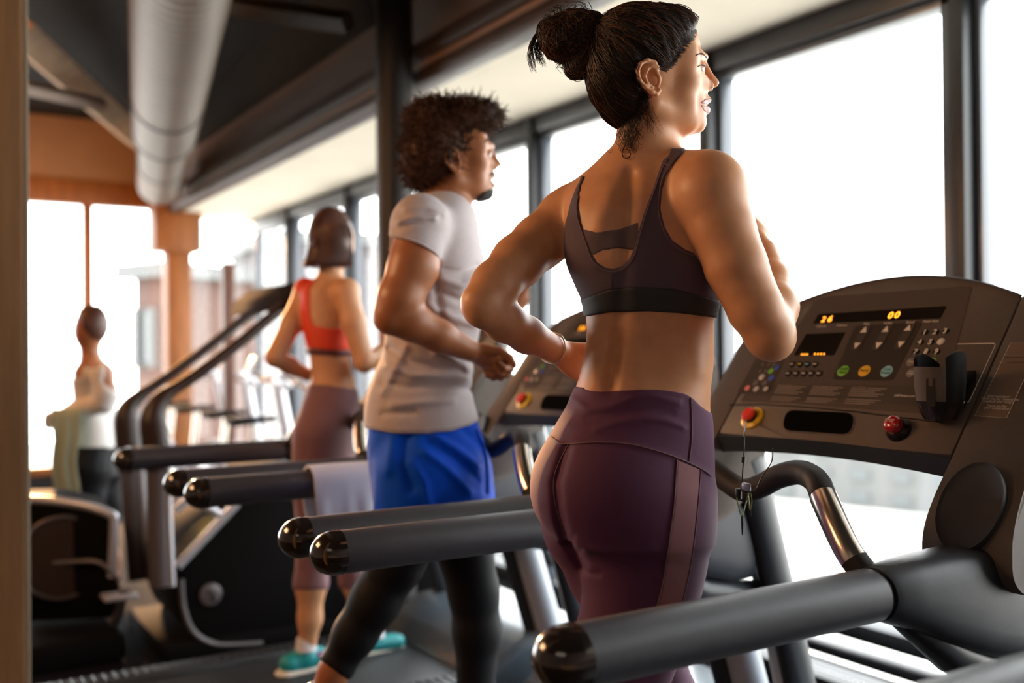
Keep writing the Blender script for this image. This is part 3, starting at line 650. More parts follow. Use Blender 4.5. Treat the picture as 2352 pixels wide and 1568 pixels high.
# ================================================================= people: implicit surfaces meshed with surface nets
def sstep(x): x = np.clip(x, 0, 1); return x*x*(3-2*x)
class Field:
    """rectilinear grid in a person's own metric frame: a right, b up, c away"""
    def __init__(s, xs, ys, zs):
        s.ax = [np.asarray(v, np.float32) for v in (xs, ys, zs)]
        s.F = np.full([len(v) for v in s.ax], 0.3, np.float32)
    def sub_(s, lo, hi):
        sl = []
        for k in range(3):
            i = np.searchsorted(s.ax[k], lo[k]); j = np.searchsorted(s.ax[k], hi[k])
            sl.append(slice(max(0, i-1), min(len(s.ax[k]), j+1)))
        if any(q.stop-q.start < 2 for q in sl): return None
        g = [s.ax[0][sl[0]][:, None, None], s.ax[1][sl[1]][None, :, None], s.ax[2][sl[2]][None, None, :]]
        return tuple(sl), g
    def put(s, r, d, k, mode):
        A = s.F[r]
        if mode == 'add':
            if k > 0:
                h = np.maximum(k-np.abs(A-d), 0)/k; s.F[r] = np.minimum(A, d) - h*h*k*0.25
            else: s.F[r] = np.minimum(A, d)
        elif mode == 'sub':
            d = -d; h = np.maximum(k-np.abs(A-d), 0)/max(k, 1e-6); s.F[r] = np.maximum(A, d) + h*h*k*0.25
        elif mode == 'raw': s.F[r] = d
    def cone(s, p, q, r1, r2, k=.02, mode='add', flat=None, m=.045):
        """rounded cone; flat=(direction, factor) squashes the section along a direction"""
        p = np.array(p, float); q = np.array(q, float); R_ = max(r1, r2)+m+k
        lo = np.minimum(p, q)-R_; hi = np.maximum(p, q)+R_
        z = s.sub_(lo, hi)
        if z is None: return
        r, g = z; ab = q-p; L2 = float(ab@ab)+1e-12
        X = [g[i]-np.float32(p[i]) for i in range(3)]
        if flat is not None:
            n = np.array(flat[0], float); n /= np.linalg.norm(n); f = 1/flat[1]-1
            dt = X[0]*n[0]+X[1]*n[1]+X[2]*n[2]; dab = float(ab@n)
            tt = (X[0]*ab[0]+X[1]*ab[1]+X[2]*ab[2])/L2; tt = np.clip(tt, 0, 1)
            Y = [X[i]-tt*ab[i] for i in range(3)]; dn = Y[0]*n[0]+Y[1]*n[1]+Y[2]*n[2]
            Y = [Y[i]+dn*f*n[i] for i in range(3)]
            d = np.sqrt(Y[0]**2+Y[1]**2+Y[2]**2)-(r1+(r2-r1)*tt)
        else:
            tt = np.clip((X[0]*ab[0]+X[1]*ab[1]+X[2]*ab[2])/L2, 0, 1)
            d = np.sqrt((X[0]-tt*ab[0])**2+(X[1]-tt*ab[1])**2+(X[2]-tt*ab[2])**2)-(r1+(r2-r1)*tt)
        s.put(r, d.astype(np.float32), k, mode)
    def chain(s, pts, k=.02, mode='add', flat=None, inner=.0):
        """pts: list of (point, radius)"""
        for (p, r1), (q, r2) in zip(pts[:-1], pts[1:]): s.cone(p, q, r1, r2, k, mode, flat)
    def ell(s, c, rad, k=.02, mode='add', B=None, m=.045):
        """ellipsoid; B: 3x3 rows = local axes"""
        c = np.array(c, float); rad = np.array(rad, float); R_ = rad.max()+m+k
        z = s.sub_(c-R_, c+R_)
        if z is None: return
        r, g = z; X = [g[i]-np.float32(c[i]) for i in range(3)]
        if B is not None:
            B = np.array(B, float); X = [X[0]*B[i, 0]+X[1]*B[i, 1]+X[2]*B[i, 2] for i in range(3)]
        k0 = np.sqrt(sum((X[i]/rad[i])**2 for i in range(3))); k1 = np.sqrt(sum((X[i]/rad[i]**2)**2 for i in range(3)))
        d = np.where(k1 > 1e-9, k0*(k0-1)/np.maximum(k1, 1e-9), -rad.min())
        s.put(r, d.astype(np.float32), k, mode)
    def loft(s, rows, k=.02, mode='add', m=.06, pw=2.2):
        """rows: (b, a_left, a_right, c_near, c_far) - a stack of superellipse sections, heights ascending or descending"""
        rows = sorted(rows, key=lambda q: q[0]); T = np.array(rows, float)
        b = T[:, 0]; z = s.sub_((T[:, 1].min()-m, b[0]-m, T[:, 3].min()-m), (T[:, 2].max()+m, b[-1]+m, T[:, 4].max()+m))
        if z is None: return
        r, g = z; y = g[1].ravel()
        def ip(col):
            # monotone-ish cubic through the rows
            yy = np.clip(y, b[0], b[-1]); i = np.clip(np.searchsorted(b, yy)-1, 0, len(b)-2)
            v = T[:, col]; dv = np.gradient(v, b); h = b[i+1]-b[i]; t = (yy-b[i])/h
            return ((2*t**3-3*t**2+1)*v[i] + (t**3-2*t**2+t)*h*dv[i] + (-2*t**3+3*t**2)*v[i+1] + (t**3-t**2)*h*dv[i+1])[None, :, None].astype(np.float32)
        al, ar, cn, cf = ip(1), ip(2), ip(3), ip(4)
        ra = (ar-al)/2; rc = (cf-cn)/2; X = g[0]-(al+ar)/2; Z = g[2]-(cn+cf)/2
        u = np.abs(X)/ra; w = np.abs(Z)/rc
        k0 = (u**pw+w**pw)**(1/pw)+1e-6
        gx = (u/k0)**(pw-1)/ra; gz = (w/k0)**(pw-1)/rc
        d = (k0-1)/np.maximum(np.sqrt(gx*gx+gz*gz), 1e-3)
        over = np.maximum(np.maximum(b[0]-g[1], g[1]-b[-1]), 0)
        d = np.where(over > 0, np.sqrt(np.maximum(d, 0)**2+over**2)+np.minimum(d, 0)*0, d)
        s.put(r, d.astype(np.float32), k, mode)
    def noise_add(s, fn): s.F += fn(s.ax[0][:, None, None], s.ax[1][None, :, None], s.ax[2][None, None, :]).astype(np.float32)
def surface_nets(F, ax):
    """naive surface nets, vectorised; returns verts (grid metric), quads"""
    S = F < 0
    nx, ny, nz = F.shape
    c = np.zeros((nx-1, ny-1, nz-1), np.uint8)
    for dx in (0, 1):
        for dy in (0, 1):
            for dz in (0, 1): c += S[dx:nx-1+dx, dy:ny-1+dy, dz:nz-1+dz]
    act = (c > 0) & (c < 8); I = np.argwhere(act); n = len(I)
    idx = np.full(act.shape, -1, np.int32); idx[act] = np.arange(n)
    acc = np.zeros((n, 3)); cnt = np.zeros(n)
    corners = [(a, b, d) for a in (0, 1) for b in (0, 1) for d in (0, 1)]
    V = {k: F[I[:, 0]+k[0], I[:, 1]+k[1], I[:, 2]+k[2]] for k in corners}
    for k in corners:
        for axn in range(3):
            if k[axn] == 1: continue
            k2 = tuple(1 if i == axn else k[i] for i in range(3)); va, vb = V[k], V[k2]
            m = (va < 0) != (vb < 0); t = np.where(m, va/np.where(m, va-vb, 1), 0)
            for i in range(3): acc[:, i] += np.where(m, (t if i == axn else k[i]), 0)
            cnt += m
    loc = acc/cnt[:, None]; P = np.zeros((n, 3))
    for i in range(3):
        a = ax[i]; P[:, i] = a[I[:, i]]*(1-loc[:, i]) + a[I[:, i]+1]*loc[:, i]
    Q = []
    for axn in range(3):
        o = [i for i in range(3) if i != axn]
        sl1 = [slice(None)]*3; sl2 = [slice(None)]*3
        sl1[axn] = slice(0, -1); sl2[axn] = slice(1, None)
        for q in o: sl1[q] = slice(1, -1); sl2[q] = slice(1, -1)
        a = S[tuple(sl1)]; b = S[tuple(sl2)]; E = np.argwhere(a != b)
        if not len(E): continue
        inside = a[tuple(E.T)]
        base = E.copy(); base[:, o[0]] += 1; base[:, o[1]] += 1
        def cell(u, v):
            k = base.copy(); k[:, o[0]] -= u; k[:, o[1]] -= v; return idx[k[:, 0], k[:, 1], k[:, 2]]
        q = np.stack([cell(0, 0), cell(1, 0), cell(1, 1), cell(0, 1)], 1)
        flip = inside if axn != 1 else ~inside
        q[~flip] = q[~flip][:, ::-1]; Q.append(q)
    Q = np.concatenate(Q); Q = Q[(Q >= 0).all(1)]
    return P, Q
def seg_axis(parts):
    """parts: [(start, end, step), ...] contiguous"""
    out = []
    for a, b, h in parts:
        n = max(1, int(round((b-a)/h))); out += list(np.linspace(a, b, n, endpoint=False))
    out.append(parts[-1][1]); return np.array(out)
class Person:
    """frame at depth D in front of the camera; a = right, b = up, c = away, metres"""
    def __init__(s, D): s.D = D
    def p(s, px, py, c=0.0):
        d = s.D+c; return np.array([(px-CX)/F*d, -(py-CY)/F*d, c])
    def r(s, px, c=0.0): return px/F*(s.D+c)
    def world(s, V):
        V = np.asarray(V, float).reshape(-1, 3)
        L = np.stack([V[:, 0], V[:, 1], -(s.D+V[:, 2])], 1)
        return L @ C3.T + CL
    def pix(s, g):
        d = s.D+g[2]; return CX+g[0]/d*F, CY-g[1]/d*F
    def loft_px(s, rows, c0=None):
        """rows in pixels: (py, xl, xr, c_near, c_far); silhouette matched at the mean depth"""
        out = []
        for py, xl, xr, cn, cf in rows:
            cm = (cn+cf)/2; A = s.p(xl, py, cm); B = s.p(xr, py, cm); out.append((A[1], A[0], B[0], cn, cf))
        return out
    def mesh(s, name, Fd, ax, mt, parent, relax=1):
        P, Q = surface_nets(Fd, ax)
        W_ = s.world(P)
        o = mesh_obj(name, W_, Q.tolist(), MATS[mt], parent)
        bm = bmesh.new(); bm.from_mesh(o.data)
        for _ in range(relax): bmesh.ops.smooth_vert(bm, verts=bm.verts, factor=.5, use_axis_x=True, use_axis_y=True, use_axis_z=True)
        bmesh.ops.recalc_face_normals(bm, faces=bm.faces)
        bm.to_mesh(o.data); bm.free(); return o
def poly_sd(px, py, poly):
    """signed distance (pixels) to polygon, negative inside; px,py arrays"""
    P = np.array(poly, float); n = len(P); d = np.full(px.shape, 1e18, np.float32); ins = np.zeros(px.shape, bool)
    for i in range(n):
        a = P[i]; b = P[(i+1) % n]; e = b-a; wx = px-a[0]; wy = py-a[1]
        t = np.clip((wx*e[0]+wy*e[1])/max(e@e, 1e-9), 0, 1)
        d = np.minimum(d, (wx-t*e[0])**2+(wy-t*e[1])**2)
        c1 = (py >= a[1]) != (py >= b[1])
        if abs(e[1]) > 1e-12:
            xi = a[0]+(py-a[1])*e[0]/e[1]; ins ^= c1 & (px < xi)
    d = np.sqrt(d); return np.where(ins, -d, d)
def cpoly(pts, per=5, closed=True): return [(v.x, v.y) for v in smoothpath([Vector((a, b, 0)) for a, b in pts], per, closed=closed)]
def bvh_of(o):
    me = o.data; M = Matrix.Translation(origin_of(o)); return BVHTree.FromPolygons([M @ v.co for v in me.vertices], [list(f.vertices) for f in me.polygons])
def on_surface(bv, pts, lift=.001, per=6, closed=False):
    """draw a line on a surface as seen from the camera side"""
    out = []
    for v in smoothpath([Vector((a, b, 0)) for a, b in pts], per, closed=closed):
        r = ray(v.x, v.y).normalized(); h = bv.ray_cast(CAM_LOC, r)
        if h[0] is not None: 
            nn = h[1] if h[1].dot(r) < 0 else -h[1]; out.append(h[0]+nn*lift)
    return out
def strands_mesh(name, paths, r, mt, parent, n=3):
    """many thin tapering hair strands in one mesh"""
    V = []; Fc = []; k0 = 0
    for P in paths:
        P = np.asarray(P, float); m = len(P)
        if m < 3: continue
        T = np.gradient(P, axis=0); T /= np.linalg.norm(T, axis=1)[:, None]+1e-9
        u = np.cross(T, [0.13, 0.31, 0.94]); u /= np.linalg.norm(u, axis=1)[:, None]+1e-9; w = np.cross(T, u)
        t = np.linspace(0, 1, m); rr = r*(.35+.65*np.sin(np.pi*np.clip(t*.9+.08, 0, 1)))
        for k in range(n):
            a = 2*math.pi*k/n; V.append(P+(u*math.cos(a)+w*math.sin(a))*rr[:, None])
        i = np.arange(m-1)
        for k in range(n):
            k2 = (k+1) % n; Fc.append(np.stack([k0+k*m+i, k0+k2*m+i, k0+k2*m+i+1, k0+k*m+i+1], 1))
        k0 += n*m
    return mesh_obj(name, np.concatenate(V), np.concatenate(Fc), MATS[mt], parent)
mat('skin_tan', (0.72, 0.36, 0.185), 0.42, noise=.07, nscale=30, bump=.12, bscale=900, sss=.25, spec=.45)
mat('skin_brown', (0.38, 0.145, 0.06), 0.42, noise=.06, nscale=30, sss=.10, spec=.45)
mat('skin_warm', (0.60, 0.30, 0.15), 0.5, noise=.05, nscale=30, sss=.10)
mat('lip_rose', (0.42, 0.11, 0.09), 0.32, sss=.05)
mat('eye_white', (0.75, 0.72, 0.70), 0.15, coat=.8)
mat('eye_dark', (0.05, 0.03, 0.02), 0.1, coat=1)
mat('lash_black', (0.008, 0.005, 0.004), 0.6)
mat('brow_brown', (0.045, 0.022, 0.014), 0.7)
mat('teeth', (0.8, 0.76, 0.70), 0.25)
mat('hair_dark', (0.020, 0.010, 0.006), 0.58, noise=.4, nscale=30, spec=.6)
mat('hair_chestnut', (0.13, 0.048, 0.02), 0.5, spec=.5)
mat('hair_curly', (0.060, 0.022, 0.010), 0.6, noise=.4, nscale=20, spec=.25)
mat('hair_brown', (0.085, 0.030, 0.018), 0.45, noise=.3, nscale=30, spec=.5)
mat('beard', (0.015, 0.010, 0.008), 0.7)
mat('bra_plum', (0.100, 0.068, 0.094), 0.75, bump=.35, bscale=1600, sheen=.25)
mat('bra_cross', (0.125, 0.082, 0.088), 0.75, bump=.35, bscale=1600, sheen=.3)
mat('bra_band', (0.022, 0.024, 0.030), 0.6, bump=.25, bscale=1600, sheen=.15)
mat('legging_plum', (0.105, 0.026, 0.078), 0.72, bump=.3, bscale=1600, sheen=.3)
mat('legging_panel', (0.30, 0.125, 0.14), 0.75, bump=.3, bscale=1600, sheen=.3)
mat('thread_plum', (0.20, 0.11, 0.13), 0.7)
mat('bracelet_metal', (0.75, 0.68, 0.58), 0.25, metal=.9)
mat('shirt_grey', (0.52, 0.46, 0.47), 0.85, noise=.10, nscale=250, bump=.4, bscale=700, sheen=.2)
mat('shorts_blue', (0.0, 0.075, 0.66), 0.7, noise=.05, nscale=40, spec=.15)
mat('tights_black', (0.004, 0.004, 0.006), 0.65, spec=.25)
mat('top_orange', (0.75, 0.055, 0.012), 0.6, sheen=.2)
mat('band_maroon', (0.10, 0.02, 0.03), 0.6)
mat('legging_mauve', (0.19, 0.085, 0.095), 0.7, sheen=.3)
mat('sock_white', (0.7, 0.68, 0.70), 0.8)
mat('shoe_teal', (0.01, 0.30, 0.32), 0.45)
mat('shoe_sole', (0.75, 0.70, 0.60), 0.5)
mat('shoe_purple', (0.35, 0.20, 0.50), 0.5)
mat('shirt_white', (0.75, 0.72, 0.70), 0.8)
mat('towel_green', (0.42, 0.50, 0.38), 0.95, bump=.6, bscale=400)
mat('towel_white', (0.62, 0.62, 0.72), 0.95, bump=.6, bscale=400)
# ---------------------------------------------------------------- shared body pieces
def unit(v): v = np.array(v, float); return v/np.linalg.norm(v)
def rot_about(v, k, a):
    v = np.array(v, float); k = unit(k); return v*math.cos(a)+np.cross(k, v)*math.sin(a)+k*(k@v)*(1-math.cos(a))
def hand(Fd, Wp, f, n, sc=1.0, curl=(60, 80, 50), thumb=1, tcurl=30):
    """Wp wrist, f finger direction, n direction the palm faces, thumb=+1/-1 side"""
    f = unit(f); n = np.array(n, float); n = unit(n-f*(n@f)); sd = np.cross(f, n)*thumb
    Wp = np.array(Wp, float)
    Fd.cone(Wp, Wp+f*.045*sc, .024*sc, .031*sc, .012, flat=(n, .62))
    Fd.cone(Wp+f*.035*sc+sd*.014*sc, Wp+f*.082*sc+sd*.024*sc, .022*sc, .0135*sc, .01, flat=(n, .75))
    Fd.cone(Wp+f*.035*sc-sd*.008*sc, Wp+f*.078*sc-sd*.022*sc, .024*sc, .0125*sc, .01, flat=(n, .75))
    Fd.cone(Wp+f*.04*sc, Wp+f*.082*sc+sd*.002*sc, .024*sc, .014*sc, .01, flat=(n, .75))
    for j, (off, L, rr) in enumerate(((.028, .078, .0092), (.0095, .086, .0096), (-.0095, .080, .0090), (-.027, .063, .0080))):
        p = Wp+f*(.088-(.008 if j == 3 else 0)-(.002 if j in (0, 2) else 0))*sc+sd*off*sc; d = f.copy(); c0 = sum(curl)*0
        q = p
        for i, (fr, cu) in enumerate(zip((.46, .30, .24), curl)):
            d = rot_about(d, np.cross(f, n), R(cu*(1+.05*j))); q2 = q+d*L*fr*sc
            Fd.cone(q, q2, rr*sc*(1-.07*i), rr*sc*(1-.07*(i+1)), .0035); q = q2
    # thumb leaves the side of the palm
    b = Wp+f*.022*sc+sd*.024*sc; d = unit(f*.72+sd*.62+n*.35); q = b+d*.040*sc
    Fd.cone(b-d*.008, q, .015*sc, .0112*sc, .008)
    d2 = unit(rot_about(d, np.cross(d, n-sd*.8), R(tcurl))); q2 = q+d2*.030*sc; Fd.cone(q, q2, .0108*sc, .0098*sc, .004)
    d3 = unit(rot_about(d2, np.cross(d2, n-sd*.8), R(tcurl))); Fd.cone(q2, q2+d3*.022*sc, .0098*sc, .0082*sc, .004)
HC0 = (1500.0, 160.0)
def head_fn(P, pos, s, th=12, tilt=0.0, c0=0.0):
    """maps canonical head pixels (nearest woman's profile) + lateral metres to a person's frame"""
    ct, st = math.cos(R(tilt)), math.sin(R(tilt)); t = R(th)
    def hp(px, py, l=0.0):
        x = (px-HC0[0])*s; y = (py-HC0[1])*s; X = x*ct-y*st; Y = x*st+y*ct; al = abs(l)
        c = c0; 
        for _ in range(3):
            a0 = X/F*(P.D+c)-al*math.sin(t); c = c0+a0*math.tan(t)-al*math.cos(t)
        q = P.p(pos[0]+X, pos[1]+Y, c)
        if l < 0: q = q-2*al*np.array([math.sin(t), 0, -math.cos(t)])
        return q
    return hp
def build_head(Fd, hp, u, m=1.0, beard=False, open_mouth=False, smile=True):
    """u = metres per canonical pixel"""
    t = hp(1600, 160)-hp(1500, 160); fw = unit([t[0], 0, t[2]]); up = unit(hp(1500, 100)-hp(1500, 200)); lat = unit(hp(1500, 160, .05)-hp(1500, 160)); fw = unit(np.cross(lat, up)); fw = fw if fw[0] > 0 else -fw
    B = [fw, up, lat]
    def e(px, py, l, rf, ru, rl, k=.012, mode='add', tw=0):
        BB = B if not tw else [rot_about(v, lat, R(tw)) for v in B]
        Fd.ell(hp(px, py, l), (rf*u, ru*u, rl), k*m, mode, BB)
    e(1468, 132, 0, 112, 112, .074*m, .01)            # cranium
    e(1530, 118, 0, 78, 82, .066*m, .02)              # forehead
    e(1551, 190, 0, 66, 78, .052*m, .02)              # mid face
    e(1500, 210, 0, 60, 60, .056*m, .02)              # jaw hinge mass
    for l in (-1, 1):
        Fd.cone(hp(1500, 238, l*.046*m), hp(1580, 279, l*.014*m), 27*u, 24*u, .016*m)
        e(1576, 192, l*.040*m, 30, 26, .020*m, .016)   # cheekbone
        e(1562, 238, l*.034*m, 36, 34, .019*m, .018)   # lower cheek
        Fd.cone(hp(1618, 131, l*.012*m), hp(1603, 127, l*.036*m), 9*u, 10*u, .012*m)   # brow
        e(1570, 130, l*.054*m, 30, 34, .012*m, .02)    # temple
    e(1588, 248, 0, 35, 42, .030*m, .014)             # muzzle
    e(1601, 284, 0, 21, 20, .018*m, .012)             # chin
    e(1560, 275, 0, 45, 26, .030*m, .02)              # under the jaw
    e(1600, 203, 0, 24, 32, .024*m, .012)
    for l in (-1, 1): Fd.cone(hp(1602, 178, l*.022*m), hp(1622, 194, l*.010*m), 13*u, 11*u, .012*m)
    for l in (-1, 1): e(1626, 153, l*.028*m, 13, 11, .012*m, .010, 'sub')      # sockets
    Fd.cone(hp(1611, 140, 0), hp(1634, 184, 0), 9.5*u, 10*u, .008*m)
    Fd.cone(hp(1634, 182, 0), hp(1641, 190, 0), 9.5*u, 10.5*u, .004*m)
    for l in (-1, 1):
        e(1631, 197, l*.0115*m, 10, 8.5, .0065*m, .005)
        e(1635, 206, l*.0065*m, 6, 3.5, .0035*m, .003, 'sub')
    e(1632, 202, 0, 6, 7, .004*m, .004)
    # lips
    mo = 7 if open_mouth else 0
    e(1618, 229-mo*.4, 0, 14, 9, .016*m, .007); e(1616, 253+mo, 0, 13.5, 9, .014*m, .007)
    for l in (-1, 1):
        Fd.cone(hp(1624, 231-mo*.4, l*.005*m), hp(1607, 236, l*.024*m), 7*u, 4*u, .005*m)
        Fd.cone(hp(1621, 253+mo, l*.003*m), hp(1606, 241, l*.024*m), 8*u, 4*u, .005*m)
    Fd.cone(hp(1632, 241+mo*.5, 0), hp(1607, 239+mo*.3, .024*m), (4 if not open_mouth else 8)*u, 1.8*u, .003*m, 'sub')
    Fd.cone(hp(1632, 241+mo*.5, 0), hp(1607, 239+mo*.3, -.024*m), (4 if not open_mouth else 8)*u, 1.8*u, .003*m, 'sub')
    # eyelids over the eyeballs
    for l in (-1, 1):
        e(1607, 155, l*.030*m, 14.5, 13.0, .0155*m, .004)
        Fd.cone(hp(1630, 156.5, l*.022*m), hp(1611, 158, l*.043*m), 4.6*u, 2.6*u, .002*m, 'sub')
    # ears
    for l in (-1, 1):
        L = lambda v: l*v*m
        Fd.ell(hp(1490, 178, L(.074)), (24*u, 38*u, .006*m), .006*m, 'add', [rot_about(v, lat, R(-18)) for v in B])
        Fd.ell(hp(1496, 176, L(.081)), (13*u, 24*u, .007*m), .004*m, 'sub', [rot_about(v, lat, R(-18)) for v in B])
        pts = [(1509, 172, .077), (1511, 156, .080), (1504, 143, .083), (1488, 138, .086), (1472, 146, .088), (1465, 163, .088), (1469, 183, .086), (1482, 199, .083), (1497, 211, .080), (1508, 216, .077), (1514, 208, .075)]
        Fd.chain([(hp(a, b, L(c)), (4.2 if i < 8 else 5.5)*u) for i, (a, b, c) in enumerate(pts)], .003*m)
        Fd.chain([(hp(a, b, L(c)), 3.4*u) for a, b, c in [(1497, 152, .081), (1486, 160, .083), (1481, 176, .083), (1487, 192, .081), (1500, 200, .079)]], .004*m)
        Fd.ell(hp(1514, 182, L(.077)), (5*u, 9*u, .005*m), .004*m, 'add', B)
        Fd.ell(hp(1504, 184, L(.076)), (6*u, 10*u, .007*m), .003*m, 'sub', B)
    return B
def face_parts(P, hp, u, parent, m=1.0, far=True):
    for l in ((1, -1) if far else (1,)):
        c = P.world(hp(1603.5, 156.5, l*.030*m))[0]; r = .0118*m
        fwv = P.world(hp(1640, 158, l*.036*m))[0]-c; fwv /= np.linalg.norm(fwv)
        ev = []
        e = MB().lathe([(r*math.sin(t), -r*math.cos(t)) for t in np.linspace(0.02, math.pi-.02, 14)], c, fwv, 20).build('eye', MATS['eye_white'], parent, sh=80)
        MB().lathe([(0, r*.80), (r*.50, r*.86), (r*.42, r*.95), (0, r*1.03)], c, fwv, 18).build('iris', MATS['eye_dark'], e, sh=80)
def spine_line(pts): return pts
class PixMap:
    """a 2D map over picture pixels, sampled bilinearly"""
    def __init__(s, x0, x1, y0, y1, st=1.0):
        s.x0, s.y0, s.st = x0, y0, st
        s.gx = np.arange(x0, x1, st, dtype=np.float32)[:, None]; s.gy = np.arange(y0, y1, st, dtype=np.float32)[None, :]
        s.X = np.broadcast_to(s.gx, (len(s.gx), s.gy.shape[1])); s.Y = np.broadcast_to(s.gy, s.X.shape)
        s.Z = np.zeros(s.X.shape, np.float32)
    def at(s, px, py):
        u = np.clip((px-s.x0)/s.st, 0, s.Z.shape[0]-1.01); v = np.clip((py-s.y0)/s.st, 0, s.Z.shape[1]-1.01)
        i = u.astype(np.int32); j = v.astype(np.int32); u = u-i; v = v-j
        return s.Z[i, j]*(1-u)*(1-v)+s.Z[i+1, j]*u*(1-v)+s.Z[i, j+1]*(1-u)*v+s.Z[i+1, j+1]*u*v
def relief(P, f, items, cmax=0.02, band=.03):
    """press or raise soft lines on the camera-facing side of a field: items = (points px, width px, amplitude m)"""
    A = np.array([q for it in items for q in it[0]], float); wmx = max(it[1] for it in items)*3.5
    pm = PixMap(A[:, 0].min()-wmx, A[:, 0].max()+wmx, A[:, 1].min()-wmx, A[:, 1].max()+wmx, 1.5)
    for pts, w, amp in items:
        pts = np.array(pts, float); lo = pts.min(0)-3.3*w; hi = pts.max(0)+3.3*w
        i0, i1 = [int(np.clip((v-pm.x0)/pm.st, 0, pm.Z.shape[0])) for v in (lo[0], hi[0])]; j0, j1 = [int(np.clip((v-pm.y0)/pm.st, 0, pm.Z.shape[1])) for v in (lo[1], hi[1])]
        x = pm.X[i0:i1, j0:j1]; y = pm.Y[i0:i1, j0:j1]; d = np.full(x.shape, 1e9, np.float32)
        if len(pts) == 1: d = (x-pts[0, 0])**2+(y-pts[0, 1])**2
        for p_, q_ in zip(pts[:-1], pts[1:]):
            e = q_-p_; t = np.clip(((x-p_[0])*e[0]+(y-p_[1])*e[1])/(e@e), 0, 1)
            d = np.minimum(d, (x-p_[0]-t*e[0])**2+(y-p_[1]-t*e[1])**2)
        pm.Z[i0:i1, j0:j1] -= amp*np.exp(-d/(2*w*w))
    I = np.argwhere(np.abs(f.F) < band); a = f.ax[0][I[:, 0]]; b = f.ax[1][I[:, 1]]; c = f.ax[2][I[:, 2]]; d = P.D+c
    px = CX+a/d*F; py = CY-b/d*F
    ok = (px > pm.x0) & (px < pm.gx[-1, 0]) & (py > pm.y0) & (py < pm.gy[0, -1]); I = I[ok]
    v = pm.at(px[ok], py[ok])/(1+np.exp(np.clip((c[ok]-cmax)/.008, -30, 30)))
    f.F[I[:, 0], I[:, 1], I[:, 2]] += v.astype(np.float32)
def garment(P, f, t, poly, k=.003, back=None, thick=.006, box=None):
    """hollow shell lying t over the body, cut to a picture-space outline; back=(c from which, fn(px,py)->signed px) replaces the outline on the far side"""
    A = np.array(poly, float)
    pm = PixMap(A[:, 0].min()-30, A[:, 0].max()+30, A[:, 1].min()-30, A[:, 1].max()+30, 1.0)
    pm.Z = poly_sd(pm.X, pm.Y, poly).astype(np.float32)
    G = np.full(f.F.shape, .05, np.float32)
    I = np.argwhere((f.F < .016) & (f.F > -.020)); a = f.ax[0][I[:, 0]]; b = f.ax[1][I[:, 1]]; c = f.ax[2][I[:, 2]]; d = P.D+c
    px = CX+a/d*F; py = CY-b/d*F; v = f.F[I[:, 0], I[:, 1], I[:, 2]]
    sd = pm.at(px, py)
    if back is not None:
        sb = back[1](px, py); w = 1/(1+np.exp(np.clip(-(c-back[0])/.004, -30, 30))); sd = np.where(w > .5, sb, sd)
    sd = sd/F*P.D
    A1 = v-t; h = np.maximum(k-np.abs(A1-sd), 0)/k; g_ = np.maximum(A1, sd)+h*h*k*.25
    G[I[:, 0], I[:, 1], I[:, 2]] = np.maximum(g_, -(v+thick))
    return G
def subfield(P, f, x0, x1, y0, y1, copy=True):
    """the part of a field that covers a pixel window (with slack for perspective)"""
    sx_ = (f.ax[0] > (x0-CX)/F*P.D) & (f.ax[0] < (x1-CX)/F*P.D); sy_ = (f.ax[1] < -(y0-CY)/F*P.D) & (f.ax[1] > -(y1-CY)/F*P.D)
    i = np.where(sx_)[0]; j = np.where(sy_)[0]; o = Field.__new__(Field)
    o.ax = [f.ax[0][i[0]:i[-1]+1], f.ax[1][j[0]:j[-1]+1], f.ax[2]]
    o.F = f.F[i[0]:i[-1]+1, j[0]:j[-1]+1].copy() if copy else np.full([len(v) for v in o.ax], .3, np.float32)
    return o
# ================================================================= the nearest woman
wm = Person(1.83)
ax = [seg_axis([(wm.p(1040, 0)[0], wm.p(1335, 0)[0], .0034), (wm.p(1335, 0)[0], wm.p(1665, 0)[0], .0020), (wm.p(1665, 0)[0], wm.p(1850, 0)[0]+.02, .0030)]),
      seg_axis([(wm.p(0, 2320)[1], wm.p(0, 1600)[1], .009), (wm.p(0, 1600)[1], wm.p(0, 1000)[1], .0036), (wm.p(0, 1000)[1], wm.p(0, 330)[1], .0028), (wm.p(0, 330)[1], wm.p(0, -10)[1], .0017)]),
      seg_axis([(-.26, -.10, .0034), (-.10, .12, .0022), (.12, .42, .0050)])]
B_ = Field(*ax)
rows = [(372, 1425, 1540, -.030, .055), (398, 1385, 1575, -.046, .072), (425, 1352, 1600, -.060, .085), (470, 1312, 1620, -.078, .095), (540, 1300, 1640, -.090, .105), (600, 1303, 1650, -.098, .110), (650, 1322, 1652, -.098, .110), (700, 1343, 1645, -.094, .105),
        (730, 1347, 1638, -.090, .100), (780, 1348, 1637, -.086, .095), (830, 1340, 1636, -.086, .095), (880, 1326, 1631, -.090, .10), (930, 1306, 1628, -.098, .11), (980, 1277, 1632, -.108, .12),
        (1030, 1252, 1634, -.116, .125), (1080, 1238, 1635, -.122, .125), (1130, 1236, 1635, -.124, .125), (1180, 1250, 1633, -.122, .12), (1230, 1285, 1629, -.118, .10)]
rw = wm.loft_px(rows); B_.loft(rw, .0, pw=2.25)
